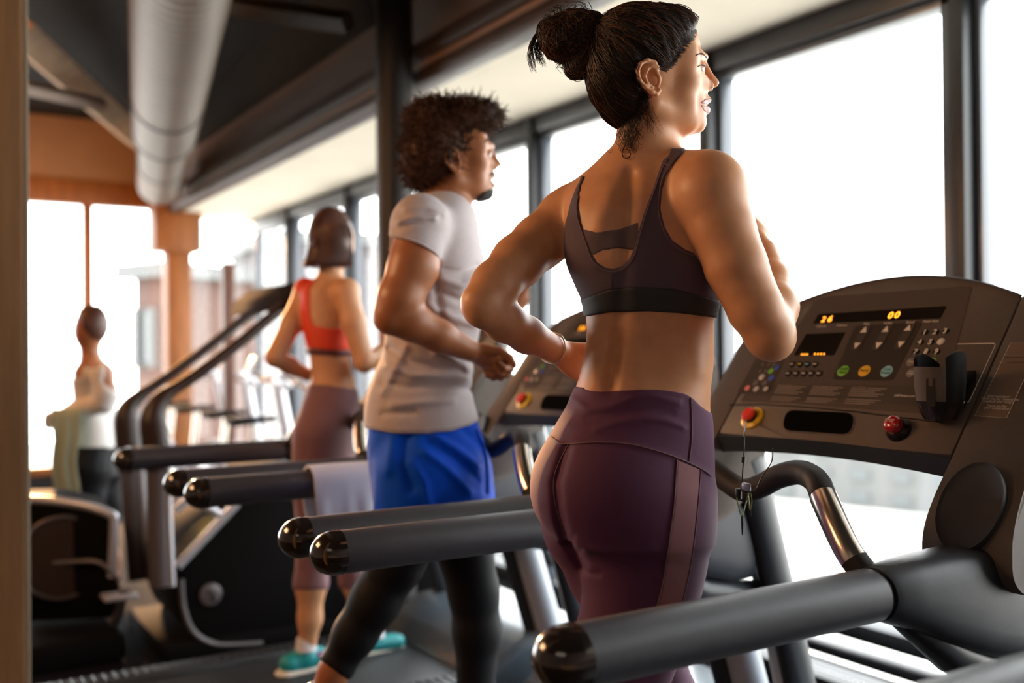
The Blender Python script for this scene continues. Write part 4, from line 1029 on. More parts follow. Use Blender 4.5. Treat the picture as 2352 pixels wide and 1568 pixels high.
# near thigh, then the leg down to the belt
B_.loft(wm.loft_px([(1130, 1310, 1625, -.110, .080), (1230, 1305, 1628, -.118, .080), (1290, 1330, 1621, -.112, .075), (1340, 1341, 1611, -.108, .07), (1400, 1335, 1596, -.102, .065), (1460, 1320, 1575, -.098, .06), (1520, 1305, 1553, -.095, .055), (1600, 1295, 1520, -.09, .045), (1680, 1290, 1470, -.085, .04)]), .035, pw=2.1)
kn = wm.p(1385, 1715, -.03)
B_.chain([(kn, .062), (wm.p(1365, 1830, -.03), .056), (wm.p(1350, 1940, -.045), .056), (wm.p(1350, 2095, -.05), .042), (wm.p(1352, 2250, -.05), .032)], .03)
# far leg, swinging forward behind the near one
B_.chain([(wm.p(1335, 1130, .035), .084), (wm.p(1352, 1210, .05), .080), (wm.p(1405, 1310, .08), .080), (wm.p(1450, 1400, .11), .074), (wm.p(1530, 1600, .20), .058), (wm.p(1540, 1700, .22), .054), (wm.p(1520, 1850, .20), .055), (wm.p(1505, 1975, .17), .042), (wm.p(1500, 2110, .16), .032)], .018)
# feet
for q in (wm.p(1352, 2262, -.05), wm.p(1500, 2118, .16)):
    B_.cone(q+[-.02, -.02, -.02], q+[.13, -.045, .085], .036, .030, .02, flat=((0, 1, 0), .8))
# buttocks
B_.ell(wm.p(1425, 1120, -.055), (.118, .100, .080), .03); B_.ell(wm.p(1306, 1120, .0), (.066, .088, .085), .02)
# trapezius, shoulders, neck
B_.cone(wm.p(1482, 385, .012), wm.p(1484, 240, .01), .060, .047, .03)
B_.cone(wm.p(1486, 300, .0), wm.p(1505, 215, .01), .044, .05, .02)
B_.cone(wm.p(1465, 395, .02), wm.p(1325, 462, .085), .050, .035, .035)
B_.cone(wm.p(1420, 410, .02), wm.p(1360, 470, .04), .045, .05, .03)
B_.cone(wm.p(1510, 395, .0), wm.p(1615, 415, -.065), .047, .050, .03)
B_.cone(wm.p(1530, 330, .03), wm.p(1500, 260, .01), .03, .04, .03)
# near arm
B_.ell(wm.p(1634, 442, -.085), (.060, .068, .062), .03)
B_.chain([(wm.p(1636, 445, -.088), .058), (wm.p(1658, 520, -.098), .056)], .022)
B_.chain([(wm.p(1658, 520, -.098), .056), (wm.p(1690, 610, -.112), .053), (wm.p(1736, 710, -.122), .0470), (wm.p(1768, 765, -.126), .041)], .008)
B_.cone(wm.p(1764, 762, -.122), wm.p(1776, 784, -.126), .036, .033, .01)
B_.chain([(wm.p(1768, 770, -.118), .040), (wm.p(1780, 705, -.062), .039), (wm.p(1773, 645, .005), .032), (wm.p(1756, 578, .078), .024)], .016)
hand(B_, wm.p(1755, 574, .085), (-.10, .80, .60), (-.75, -.20, .55), .92, (70, 85, 55), -1, 25)
# far arm
B_.ell(wm.p(1296, 505, .088), (.052, .056, .055), .03)
B_.chain([(wm.p(1290, 512, .085), .047), (wm.p(1240, 556, .055), .0480), (wm.p(1190, 600, .015), .0455), (wm.p(1138, 655, -.030), .0405), (wm.p(1110, 693, -.05), .0365)], .022)
B_.cone(wm.p(1100, 700, -.052), wm.p(1106, 712, -.052), .031, .031, .012)
B_.chain([(wm.p(1112, 700, -.05), .036), (wm.p(1158, 737, -.012), .0365), (wm.p(1210, 769, .035), .033), (wm.p(1284, 808, .10), .0245)], .014)
hand(B_, wm.p(1286, 810, .102), (.78, -.50, .42), (.35, -.35, -.80), .90, (30, 45, 35), 1, 10)
# back relief: spine, shoulder blades, waist muscles, gluteal seam
relief(wm, B_, [
    ([(1448, 400), (1440, 500), (1432, 620), (1425, 720), (1415, 800), (1402, 880)], 12, -0.0084),
    ([(1418, 770), (1402, 890)], 10, -0.0063),
    ([(1370, 770), (1362, 880)], 16, 0.0049), ([(1455, 770), (1460, 880)], 26, 0.0049),
    ([(1400, 440), (1375, 520)], 16, 0.0063), ([(1505, 440), (1535, 520)], 24, 0.0063),
    ([(1474, 400), (1466, 470), (1474, 560)], 14, 0.0022), ([(1350, 560), (1370, 600)], 16, 0.0042),
    ([(1270, 462), (1274, 530), (1290, 590)], 4, -0.0042),
    ([(1596, 760), (1610, 850)], 16, 0.0025),
    ([(1300, 1030), (1276, 1110), (1282, 1180), (1300, 1240), (1335, 1300)], 8, -0.0100)], cmax=.0)
hp = head_fn(wm, (1500, 160), 1.0, 12); u = wm.D/F
HB = build_head(B_, hp, u)
WOMAN = thing('woman', 'nearest woman, dark messy bun, plum leggings and sports bra, running seen from behind', 'person', tuple(wm.world(wm.p(1430, 2290, 0))[0]))
body = wm.mesh('body', B_.F, B_.ax, 'skin_tan', WOMAN, 1)
# --- leggings
top_line = [(1100, 870), (1322, 887), (1340, 893), (1375, 899), (1440, 896), (1500, 894), (1560, 901), (1588, 912), (1628, 945), (1720, 985)]
mask = cpoly(top_line, 5, False) + [(1900, 1000), (1900, 2172), (1000, 2172), (1000, 870)]
fs = subfield(wm, B_, 1170, 1700, 850, 2260)
relief(wm, fs, [
    ([(1316, 915), (1350, 940), (1400, 934), (1450, 915), (1500, 908), (1560, 925)], 6, .0030),
    ([(1350, 957), (1420, 952), (1480, 937), (1540, 947)], 6, -.0020),
    ([(1370, 985), (1420, 970), (1480, 960), (1530, 965), (1570, 980)], 6, .0030), ([(1300, 975), (1340, 985), (1390, 995)], 8, .0018),
    ([(1318, 1230), (1308, 1250)], 4, -.003), ([(1333, 1262), (1322, 1275)], 4, -.003), ([(1345, 1315), (1375, 1318)], 5, -.003),
    ([(1264, 1003), (1295, 1019), (1370, 1016), (1440, 1019), (1500, 1033), (1555, 1050), (1610, 1075), (1633, 1093)], 3.0, .0016)], cmax=.03)
leg = wm.mesh('leggings', garment(wm, fs, .0028, mask, .003, back=(.045, lambda x, y: np.maximum(925-y, y-2172))), fs.ax, 'legging_plum', WOMAN, 1)
bx = bvh_of(body)
bv = bvh_of(leg)
# side panel laid on the leggings
pan = cpoly([(1554, 1054), (1548, 1150), (1540, 1215), (1530, 1290), (1514, 1370), (1488, 1455), (1470, 1500)], 5, False) + cpoly([(1532, 1500), (1550, 1440), (1570, 1370), (1585, 1300), (1595, 1230), (1603, 1150), (1608, 1077)], 5, False)
wm.mesh('side_panel', garment(wm, fs, .0046, pan, .0015, back=(.05, lambda x, y: x*0+50), thick=.002), fs.ax, 'legging_panel', leg, 1)
def seam(name, pts, r, mt, par, lift=.0012):
    q = on_surface(bv, pts, lift)
    if len(q) > 2: MB().tube(q, r, n=6).build(name, MATS[mt], par, sh=80)
seam('waist_seam', [(1266, 1003), (1280, 1012), (1297, 1019), (1370, 1016), (1440, 1019), (1500, 1033), (1555, 1051), (1610, 1076), (1632, 1093)], .0013, 'thread_plum', leg)
seam('centre_seam', [(1306, 1021), (1290, 1050), (1275, 1085), (1271, 1120), (1276, 1160), (1287, 1195), (1298, 1225)], .0011, 'thread_plum', leg, .0005)
seam('panel_seam', [(1554, 1054), (1548, 1150), (1540, 1215), (1530, 1290), (1514, 1370), (1488, 1455)], .0013, 'thread_plum', leg, .0016)
seam('panel_seam', [(1550, 1440), (1570, 1370), (1585, 1300), (1595, 1230), (1603, 1150), (1608, 1077)], .0013, 'thread_plum', leg, .0016)
seam('waist_side_seam', [(1586, 914), (1588, 960), (1588, 1010), (1582, 1060)], .0012, 'thread_plum', leg)
# --- bra
ft = subfield(wm, B_, 1240, 1720, 320, 760, copy=False); ft.loft(rw, .0, pw=2.25)
ft.cone(wm.p(1482, 385, .012), wm.p(1484, 240, .01), .060, .047, .03)
ft.cone(wm.p(1465, 395, .02), wm.p(1325, 462, .085), .050, .035, .035); ft.cone(wm.p(1420, 410, .02), wm.p(1360, 470, .04), .045, .05, .03)
ft.cone(wm.p(1510, 395, .0), wm.p(1615, 415, -.065), .047, .050, .03); ft.ell(wm.p(1634, 442, -.085), (.060, .068, .062), .03)
ft.ell(wm.p(1560, 600, .075), (.055, .06, .06), .03); ft.ell(wm.p(1420, 600, .10), (.055, .06, .05), .03)
relief(wm, ft, [([(1448, 400), (1440, 500), (1432, 620), (1425, 720)], 12, -.0040), ([(1400, 440), (1375, 520)], 16, .0045), ([(1505, 440), (1535, 520)], 24, .0045), ([(1350, 560), (1370, 600)], 16, .003)], cmax=0)
outer = [(1270, 690), (1270, 560), (1296, 520), (1303, 495), (1310, 465), (1322, 432), (1331, 416), (1334, 404), (1344, 404), (1336, 420), (1331, 445), (1329, 470), (1332, 500), (1338, 522), (1350, 556), (1361, 585), (1372, 602), (1390, 614), (1410, 617), (1428, 611), (1443, 597), (1452, 580), (1463, 540), (1471, 510), (1485, 470), (1500, 430), (1512, 395), (1522, 368), (1536, 356), (1542, 340), (1575, 340), (1562, 358), (1548, 374), (1530, 402), (1521, 440), (1518, 480), (1527, 520), (1545, 552), (1575, 573), (1612, 585), (1720, 590), (1720, 700), (1646, 692), (1550, 667), (1460, 661), (1400, 666), (1342, 688)]
bra = wm.mesh('sports_bra', garment(wm, ft, .0030, outer, .003, back=(.05, lambda x, y: np.maximum(y-692, 470-y))), ft.ax, 'bra_plum', WOMAN, 1)
wm.mesh('cross_strap', garment(wm, ft, .0018, [(1312, 522), (1338, 526), (1370, 531), (1420, 527), (1450, 517), (1474, 502), (1505, 486), (1500, 575), (1454, 573), (1420, 570), (1385, 575), (1362, 588), (1335, 596)], .002, back=(.03, lambda x, y: x*0+50)), ft.ax, 'bra_cross', bra, 1)
band = [(1250, 700), (1342, 684), (1400, 664), (1460, 658), (1550, 662), (1646, 688), (1740, 706), (1740, 748), (1642, 729), (1560, 719), (1490, 715), (1400, 717), (1345, 727), (1250, 744)]
wm.mesh('under_band', garment(wm, ft, .0048, band, .003, back=(.055, lambda x, y: np.maximum(y-735, 690-y))), ft.ax, 'bra_band', bra, 1)
bv = bvh_of(bra)
inl = [(1335, 424), (1325, 470), (1328, 505), (1345, 556), (1357, 590), (1370, 608), (1390, 621), (1410, 624), (1432, 617), (1449, 601), (1459, 580), (1470, 540), (1478, 510), (1491, 470), (1506, 430), (1520, 390), (1534, 366)]
seam('neck_binding', inl, .0009, 'thread_plum', bra, .0004)
seam('arm_binding', [(1553, 376), (1536, 400), (1526, 440), (1524, 480), (1533, 520), (1550, 548), (1577, 567), (1607, 578)][0:0] or [(1545, 378), (1525, 402), (1515, 440), (1512, 480), (1521, 522), (1541, 557), (1573, 580), (1608, 591)], .0009, 'thread_plum', bra, .0004)
seam('strap_stitch', [(1524, 375), (1540, 380)], .0012, 'thread_plum', bra, .0006)
seam('centre_stitch', [(1405, 625), (1404, 660)], .0006, 'bra_cross', bra, .0003)
# --- bracelet on the far wrist
w0 = wm.p(1268, 799, .088); dv_ = unit(wm.p(1284, 808, .10)-wm.p(1210, 769, .035)); a_ = unit(np.cross(dv_, [0, 0, 1])); b2 = np.cross(dv_, a_)
pts = [wm.world(w0+(a_*math.cos(t)+b2*math.sin(t))*(.0300)+dv_*.007*math.sin(t+.6))[0] for t in np.linspace(0, 2*math.pi, 36, endpoint=False)]
MB().tube(pts, .0019, n=6, closed=True).build('bracelet', MATS['bracelet_metal'], WOMAN, sh=80)
# --- face details
face_parts(wm, hp, u, WOMAN)
def lateral_line(pts): return [Vector(wm.world(hp(a, b, l))[0]) for a, b, l in pts]
def surf_tube(name, pts, r, mt, lift, par=WOMAN, bvx=None, per=6, rr=None):
    q = on_surface(bvx or bx, pts, lift, per)
    if len(q) > 2:
        n = len(q); MB().tube(q, [r*(.35+.65*math.sin(math.pi*min(1, (i+.6)/n))) for i in range(n)], n=6).build(name, MATS[mt], par, sh=80)
surf_tube('eyebrow', [(1597, 128), (1605, 124), (1613, 124), (1620, 129), (1625, 136)], .0016, 'brow_brown', .0002)
surf_tube('eyelashes', [(1602, 153), (1608, 150), (1615, 150), (1622, 153)], .0012, 'lash_black', .0008)
lf = subfield(wm, B_, 1570, 1670, 190, 290)
wm.mesh('upper_lip', garment(wm, lf, .0005, cpoly([(1608, 237), (1613, 231), (1622, 226), (1645, 225), (1645, 241), (1622, 240)], 3), .001, thick=.004), lf.ax, 'lip_rose', WOMAN, 0)
wm.mesh('lower_lip', garment(wm, lf, .0005, cpoly([(1608, 239), (1622, 243), (1645, 243), (1645, 262), (1626, 262), (1614, 252)], 3), .001, thick=.004), lf.ax, 'lip_rose', WOMAN, 0)
MB().tube(lateral_line([(1612, 240, .015), (1618, 241, .009), (1621, 242, 0)]), .0020, n=8).build('teeth', MATS['teeth'], WOMAN, sh=80)
# --- hair: close cap with swept strands, bun, loose curls
fh = subfield(wm, B_, 1310, 1660, -20, 360, copy=False); q_ = (fh.ax[2] > -.12) & (fh.ax[2] < .13); fh.ax[2] = fh.ax[2][q_]; fh.F = fh.F[:, :, q_]
def eh(px, py, l, rf, ru, rl, k=.012): fh.ell(hp(px, py, l), (rf*u, ru*u, rl), k, 'add', HB)
eh(1464, 135, 0, 118, 111, .0785); eh(1530, 114, 0, 82, 85, .071, .02); eh(1425, 190, 0, 68, 78, .060, .025); eh(1440, 245, 0, 38, 55, .040, .03)
eh(1553, 98, 0, 60, 62, .058, .02)
hl = [(1290, -80), (1660, -80), (1622, 52), (1606, 56), (1596, 68), (1578, 94), (1558, 122), (1540, 147), (1524, 163), (1514, 150), (1502, 137), (1484, 134), (1470, 142), (1466, 162), (1474, 188), (1488, 208), (1490, 232), (1480, 254), (1464, 276), (1444, 294), (1424, 302), (1400, 290), (1290, 220)]
RT = hp(1378, 68, 0); CN = hp(1475, 140, 0); axd = unit(RT-CN); e1_ = unit(np.cross(axd, [0, 0, 1])); e2_ = np.cross(axd, e1_)
def combed(a, b, c):
    X = (a-CN[0]), (b-CN[1]), (c-CN[2]); y = X[0]*e1_[0]+X[1]*e1_[1]+X[2]*e1_[2]; z = X[0]*e2_[0]+X[1]*e2_[1]+X[2]*e2_[2]; x = X[0]*axd[0]+X[1]*axd[1]+X[2]*axd[2]
    th = np.arctan2(z, y)+.25*np.sin(x*22); r_ = np.sqrt(y*y+z*z)
    return (np.sin(th*37+np.sin(th*11)*2)*.0011+np.sin(th*17+1+x*12)*.0011)*np.clip(r_/.05, 0, 1)
fh.noise_add(combed)
hair = wm.mesh('hair', garment(wm, fh, .0, hl, .014, thick=.012), fh.ax, 'hair_dark', WOMAN, 1)
bh = bvh_of(hair)
cen = Vector(wm.world(hp(1470, 140, 0))[0]); root = Vector(wm.world(hp(1378, 72, 0))[0]); dr = (root-cen).normalized()
def hair_sweep(n, lift, jit, sel=None):
    out = []
    tries = 0
    while len(out) < n and tries < n*12:
        tries += 1
        v = Vector(rng.normal(size=3)).normalized()
        h = bh.ray_cast(cen+v*.20, -v)
        if h[0] is None: continue
        ang0 = v.angle(dr)
        if ang0 < .35: continue
        P_ = []; m_ = 26; ln = rng.uniform(.45, 1.0); wob = rng.normal(size=3)*jit
        lf = lift*rng.uniform(.2, 1.0); ph = rng.uniform(0, 6)
        for i in range(m_):
            t = i/(m_-1)*ln; w_ = v.lerp(dr, 0).normalized()
            d = (v*math.sin((1-t)*ang0)+dr*math.sin(t*ang0))/math.sin(ang0)
            d = (d+Vector(wob)*math.sin(math.pi*t)*(.5+.5*math.sin(ph+t*5))).normalized()
            h = bh.ray_cast(cen+d*.20, -d, .16)
            if h[0] is None: break
            P_.append(np.array(h[0]+d*(lf*(1+.6*math.sin(ph+t*9))-.0006)))
        if len(P_) > 6: out.append(P_)
    return out
strands_mesh('hair_strands', hair_sweep(1700, .0032, .10), .0009, 'hair_dark', hair)
strands_mesh('hair_highlights', hair_sweep(500, .0036, .10), .0008, 'hair_chestnut', hair)
# strands growing from the hairline over the skin edge
paths = []
edge_ = [(1612, 60), (1600, 74), (1584, 98), (1564, 126), (1545, 150), (1530, 164)]
for i in range(420):
    t = rng.uniform(0, len(edge_)-1.001); k = int(t); t -= k; ex = edge_[k][0]*(1-t)+edge_[k+1][0]*t+rng.normal()*3; ey = edge_[k][1]*(1-t)+edge_[k+1][1]*t+rng.normal()*3
    tx, ty = ex-rng.uniform(60, 110), ey-rng.uniform(8, 45)*(ey/120)
    q1 = on_surface(bx, [(ex, ey), (ex*.85+tx*.15, ey*.85+ty*.15)], .0006, 3); q2 = on_surface(bh, [(ex*.7+tx*.3, ey*.7+ty*.3-4), (ex*.4+tx*.6, ey*.4+ty*.6-6), (tx, ty)], .0012, 4)
    if len(q1) > 1 and len(q2) > 4: paths.append([np.array(v) for v in q1+q2])
edge2 = [(1488, 131), (1472, 140), (1464, 152), (1462, 172), (1470, 194), (1484, 212), (1492, 236), (1484, 256), (1468, 276), (1446, 296)]
for i in range(420):
    t = rng.uniform(0, len(edge2)-1.001); k = int(t); t -= k; ex = edge2[k][0]*(1-t)+edge2[k+1][0]*t+rng.normal()*2.5; ey = edge2[k][1]*(1-t)+edge2[k+1][1]*t+rng.normal()*2.5
    tx, ty = 1405+rng.normal()*14, 60+(ey-60)*.45
    q1 = on_surface(bx, [(ex, ey), (ex*.9+tx*.1, ey*.9+ty*.1)], .0008, 2); q2 = on_surface(bh, [(ex*.78+tx*.22, ey*.78+ty*.22), (ex*.45+tx*.55, ey*.5+ty*.5-6), (tx, ty)], .0016, 4)
    if len(q1) > 1 and len(q2) > 4 and (q1[-1]-q2[0]).length < .03: paths.append([np.array(v) for v in q1+q2])
strands_mesh('hairline_strands', paths, .0006, 'hair_dark', hair)
# bun
fb = Field(seg_axis([(wm.p(1205, 0)[0], wm.p(1410, 0)[0], .003)]), seg_axis([(wm.p(0, 205)[1], wm.p(0, -10)[1], .003)]), seg_axis([(-.10, .10, .003)]))
for (x, y, c, r_) in ((1330, 90, 0, .045), (1300, 82, .01, .040), (1290, 95, -.012, .036), (1340, 110, .01, .042), (1335, 145, -.005, .026), (1270, 75, 0, .028), (1348, 66, -.01, .032), (1316, 62, .01, .029), (1362, 82, 0, .034), (1318, 160, .005, .015)):
    fb.ell(wm.p(x, y, c), (r_, r_*.92, r_), .012)
fb.noise_add(lambda a, b, c: .0035*np.sin(a*150+np.sin(b*90)*2)*np.sin(b*130+c*80)*np.cos(c*120+a*60))
bun = wm.mesh('hair_bun', fb.F, fb.ax, 'hair_dark', hair, 1)
bb = bvh_of(bun); bc = Vector(wm.world(wm.p(1325, 92, 0))[0])
paths = []
axu = Vector(C3 @ np.array([0, 0, 1.0])); 
for i in range(1300):
    v = Vector(rng.normal(size=3)).normalized(); axn = (axu*rng.uniform(.4, 1.4)+Vector(rng.normal(size=3))*.55).normalized()
    P_ = []; L_ = rng.uniform(.7, 2.6); lf = rng.uniform(-.0005, .0035)
    for k in range(22):
        d = Matrix.Rotation(L_*k/21, 3, axn) @ v
        h = bb.ray_cast(bc, d)
        if h[0] is None: continue
        P_.append(np.array(h[0]+d*(lf+.0012*math.sin(k*.8+i))))
    if len(P_) > 6: paths.append(P_)
strands_mesh('bun_strands', paths[:850], .0009, 'hair_dark', bun); strands_mesh('bun_highlights', paths[850:], .0009, 'hair_chestnut', bun)
# loose ends falling from the bun, flyaways, nape curls
paths = []
def loose(pts, n, spread, r0=0):
    base = [wm.p(*q) if len(q) == 3 else wm.p(q[0], q[1], 0) for q in pts]
    base = smoothpath([Vector(b) for b in base], 5)
    for i in range(n):
        o = rng.normal(size=3)*spread; ph = rng.uniform(0, 6)
        paths.append(wm.world([np.array(b)+o*(.3+.7*k/len(base))+np.array([.0012*math.sin(ph+k*.7), .0012*math.cos(ph+k*.5), 0]) for k, b in enumerate(base)]))
loose([(1268, 60), (1240, 72), (1222, 100), (1219, 130), (1226, 158)], 34, .0035)
loose([(1262, 78), (1240, 90), (1232, 115), (1238, 140)], 26, .003)
loose([(1262, 85), (1243, 98), (1240, 125), (1250, 148)], 20, .0025)
loose([(1255, 62), (1236, 78), (1226, 96), (1228, 120)], 16, .003)
loose([(1330, 150), (1318, 165), (1322, 180), (1335, 178), (1345, 165)], 22, .003)
loose([(1300, 130), (1305, 160), (1312, 172)], 18, .003)
loose([(1290, 120), (1296, 140), (1300, 158)], 18, .004)
for i in range(90):
    a = rng.uniform(math.pi*.2, math.pi*1.5); x0, y0 = 1318+70*math.cos(a), 85-68*math.sin(a)
    l = rng.uniform(8, 24); b = a+rng.normal()*.7
    loose([(x0-4*math.cos(a), y0+4*math.sin(a)), (x0+l*.5*math.cos(b), y0-l*.5*math.sin(b)), (x0+l*math.cos(b+.9), y0-l*math.sin(b+.9))], 1, .001)
for i in range(70):
    x0 = rng.uniform(1400, 1606); y0 = 14+((x0-1500)/100)**2*22
    loose([(x0, y0+6), (x0-8, y0-2-rng.uniform(0, 5)), (x0-rng.uniform(15, 30), y0+1)], 1, .004)
strands_mesh('loose_hair', paths, .00055, 'hair_dark', bun)
paths = []
for i in range(75):
    x0, y0 = rng.uniform(1412, 1490), rng.uniform(225, 285)
    x1, y1 = 1440+rng.normal()*16, rng.uniform(295, 345); cu = rng.uniform(4, 10)
    q = on_surface(bx, [(x0, y0), (x0*.5+x1*.5+rng.normal()*6, (y0+y1)/2), (x1, y1), (x1+cu, y1+cu), (x1+cu*1.5, y1-2)], rng.uniform(.001, .005), 5)
    if len(q) > 5: paths.append([np.array(v) for v in q])
for i in range(26):
    x0, y0 = rng.uniform(1462, 1500), rng.uniform(215, 250)
    q = on_surface(bx, [(x0, y0), (x0+rng.uniform(0, 18), y0+rng.uniform(20, 40)), (x0+rng.uniform(5, 30), y0+rng.uniform(50, 75))], rng.uniform(.0008, .003), 6)
    if len(q) > 5: paths.append([np.array(v) for v in q])
q = on_surface(bx, [(1436, 300), (1440, 330), (1433, 345), (1431, 358), (1440, 366), (1449, 358), (1446, 346), (1437, 345)], .003, 6)
if len(q) > 5:
    for k in range(7): paths.append([np.array(v)+rng.normal(size=3)*.0006 for v in q])
strands_mesh('nape_curls', paths, .00036, 'hair_dark', hair)
# shoes, below the picture
for k, (q, cc_) in enumerate(((wm.p(1352, 2285, -.05), 0), (wm.p(1500, 2142, .16), 1))):
    f2 = Field(seg_axis([(q[0]-.12, q[0]+.26, .006)]), seg_axis([(q[1]-.10, q[1]+.10, .006)]), seg_axis([(q[2]-.10, q[2]+.20, .006)]))
    f2.cone(q+[-.03, -.02, -.02], q+[.14, -.040, .09], .046, .040, .02, flat=((0, 1, 0), .85)); f2.cone(q, q+[0, .03, 0], .044, .042, .02)
    wm.mesh('shoe', f2.F, f2.ax, 'shoe_teal', WOMAN, 1)
del B_, fs, ft, fh, fb
# ================================================================= the man on the next treadmill
mm = Person(2.775)
def axes_for(P, x0, x1, y0, y1, c0, c1, h, head=None, yb=None):
    """grid; head=(x0,x1,ytop,ybottom,step) is sampled finer"""
    X0, X1 = P.p(x0, 0)[0], P.p(x1, 0)[0]; Y0, Y1 = P.p(0, y1)[1], P.p(0, y0)[1]
    xa = [(X0, X1, h)]; ya = [(Y0, Y1, h)]
    if head:
        a, b = P.p(head[0], 0)[0], P.p(head[1], 0)[0]; c, d = P.p(0, head[3])[1], P.p(0, head[2])[1]
        xa = [(X0, a, h), (a, b, head[4]), (b, X1, h)]; ya = [(Y0, c, h), (c, d, head[4])] + ([(d, Y1, h)] if Y1 > d+.001 else [])
    return [seg_axis(xa), seg_axis(ya), seg_axis([(c0, c1, h*.85)])]
M_ = Field(*axes_for(mm, 640, 1220, 225, 1860, -.32, .42, .0062, (1000, 1170, 225, 500, .0026)))
MAN = thing('man', 'curly-haired man with goatee in grey t-shirt and blue shorts running on the second treadmill', 'person', tuple(mm.world(mm.p(985, 1790, 0))[0]))
mrows = [(448, 985, 1072, -.055, .055), (475, 945, 1086, -.115, .115), (515, 922, 1093, -.155, .155), (570, 906, 1099, -.160, .160), (640, 898, 1102, -.155, .155), (700, 896, 1101, -.145, .145), (760, 894, 1095, -.135, .135),
         (810, 888, 1084, -.130, .130), (860, 868, 1078, -.130, .130), (910, 852, 1082, -.135, .135), (960, 848, 1092, -.140, .14), (1020, 850, 1102, -.150, .15), (1080, 858, 1108, -.15, .15), (1130, 880, 1100, -.14, .14)]
M_.loft(mm.loft_px([(r_[0], r_[1]+(9 if i > 1 else 3), r_[2]-(9 if i > 1 else 3), r_[3]*.92, r_[4]*.92) for i, r_ in enumerate(mrows)]), 0, pw=2.2)
M_.cone(mm.p(1020, 470, 0), mm.p(1052, 400, 0), .066, .058, .03)
M_.ell(mm.p(968, 515, -.165), (.068, .072, .066), .03); M_.ell(mm.p(1040, 520, .165), (.066, .072, .066), .03)
M_.chain([(mm.p(962, 535, -.185), .062), (mm.p(950, 610, -.205), .0635), (mm.p(918, 690, -.225), .058), (mm.p(898, 728, -.23), .045)], .02)
M_.chain([(mm.p(900, 725, -.23), .046), (mm.p(945, 738, -.215), .050), (mm.p(1010, 772, -.185), .042), (mm.p(1080, 805, -.15), .029)], .014)
hand(M_, mm.p(1084, 808, -.148), (.80, -.35, .45), (.25, -.75, -.55), 1.08, (75, 85, 50), 1, 25)
M_.chain([(mm.p(1040, 530, .17), .058), (mm.p(1065, 640, .20), .052), (mm.p(1085, 725, .22), .042), (mm.p(1140, 735, .26), .042), (mm.p(1180, 715, .30), .030)], .02)
hand(M_, mm.p(1180, 714, .30), (.55, .75, .2), (-.6, .3, .2), 1.0, (60, 80, 50), 1, 20)
# legs: trailing near leg, front far leg
M_.chain([(mm.p(960, 1090, -.075), .105), (mm.p(945, 1200, -.085), .092), (mm.p(912, 1290, -.09), .066), (mm.p(862, 1380, -.09), .060), (mm.p(816, 1455, -.09), .051), (mm.p(770, 1535, -.09), .039), (mm.p(742, 1600, -.09), .040)], .03)
M_.chain([(mm.p(1020, 1090, .075), .105), (mm.p(1055, 1200, .10), .088), (mm.p(1088, 1360, .14), .066), (mm.p(1096, 1450, .14), .063), (mm.p(1092, 1600, .12), .048), (mm.p(1092, 1705, .11), .040)], .03)
hpm = head_fn(mm, (1047, 356), .70, 8); um = .70*mm.D/F
HBm = build_head(M_, hpm, um, 1.08, open_mouth=True)
bodym = mm.mesh('body', M_.F, M_.ax, 'skin_brown', MAN, 1)
bm_ = bvh_of(bodym)
# t-shirt: its own looser surface, with folds
S_ = Field(*axes_for(mm, 800, 1160, 425, 1010, -.30, .26, .0048))
srows = [(440, 1000, 1068, -.06, .06), (455, 962, 1079, -.085, .085), (478, 936, 1090, -.125, .125), (515, 914, 1098, -.165, .165), (570, 900, 1105, -.170, .170), (640, 890, 1108, -.168, .168), (700, 888, 1108, -.16, .16), (760, 886, 1102, -.155, .155),
         (810, 880, 1092, -.150, .150), (860, 860, 1084, -.150, .150), (910, 843, 1086, -.158, .158), (960, 838, 1099, -.165, .165), (992, 841, 1106, -.168, .168)]
S_.loft(mm.loft_px(srows), 0, pw=2.2)
S_.ell(mm.p(966, 512, -.165), (.076, .078, .072), .03); S_.ell(mm.p(1042, 518, .165), (.072, .078, .07), .03)
S_.cone(mm.p(962, 530, -.18), mm.p(952, 572, -.195), .074, .0725, .02); S_.cone(mm.p(1046, 540, .18), mm.p(1060, 600, .20), .07, .07, .02)
relief(mm, S_, [([(915, 510), (950, 498), (1000, 500)], 5, 0.0114), ([(908, 530), (945, 512), (985, 505)], 6, -.0045), ([(930, 480), (980, 475), (1020, 490)], 6, 0.0095),
    ([(1010, 640), (1060, 655), (1098, 640)], 7, 0.0133), ([(1005, 668), (1055, 690), (1098, 685)], 6, -0.0133), ([(985, 700), (1040, 730), (1090, 745)], 7, 0.0133), ([(1020, 620), (1060, 625), (1095, 610)], 5, -0.0095),
    ([(1000, 600), (1004, 680), (1020, 760)], 6, -0.0114),
    ([(895, 800), (940, 830), (1000, 842), (1060, 845)], 6, -0.0133), ([(890, 840), (950, 862), (1020, 862), (1070, 868)], 7, 0.0133), ([(880, 880), (940, 890), (1010, 885), (1075, 895)], 6, -0.0095), ([(930, 800), (905, 850), (880, 900)], 7, 0.0095),
    ([(900, 930), (960, 925), (1040, 920)], 6, 0.0076), ([(1000, 810), (1040, 830), (1078, 850)], 6, 0.0114), ([(880, 950), (950, 948)], 5, -0.0076)], cmax=.12, band=.04)
spoly = [(1010, 432), (1060, 436), (1074, 452), (1085, 470), (1130, 520), (1140, 700), (1135, 960), (1101, 962), (1085, 975), (1040, 989), (980, 996), (900, 995), (842, 984), (800, 980), (800, 700), (860, 560), (897, 545), (925, 547), (965, 560), (995, 578), (1013, 600), (1020, 640), (1005, 640)]
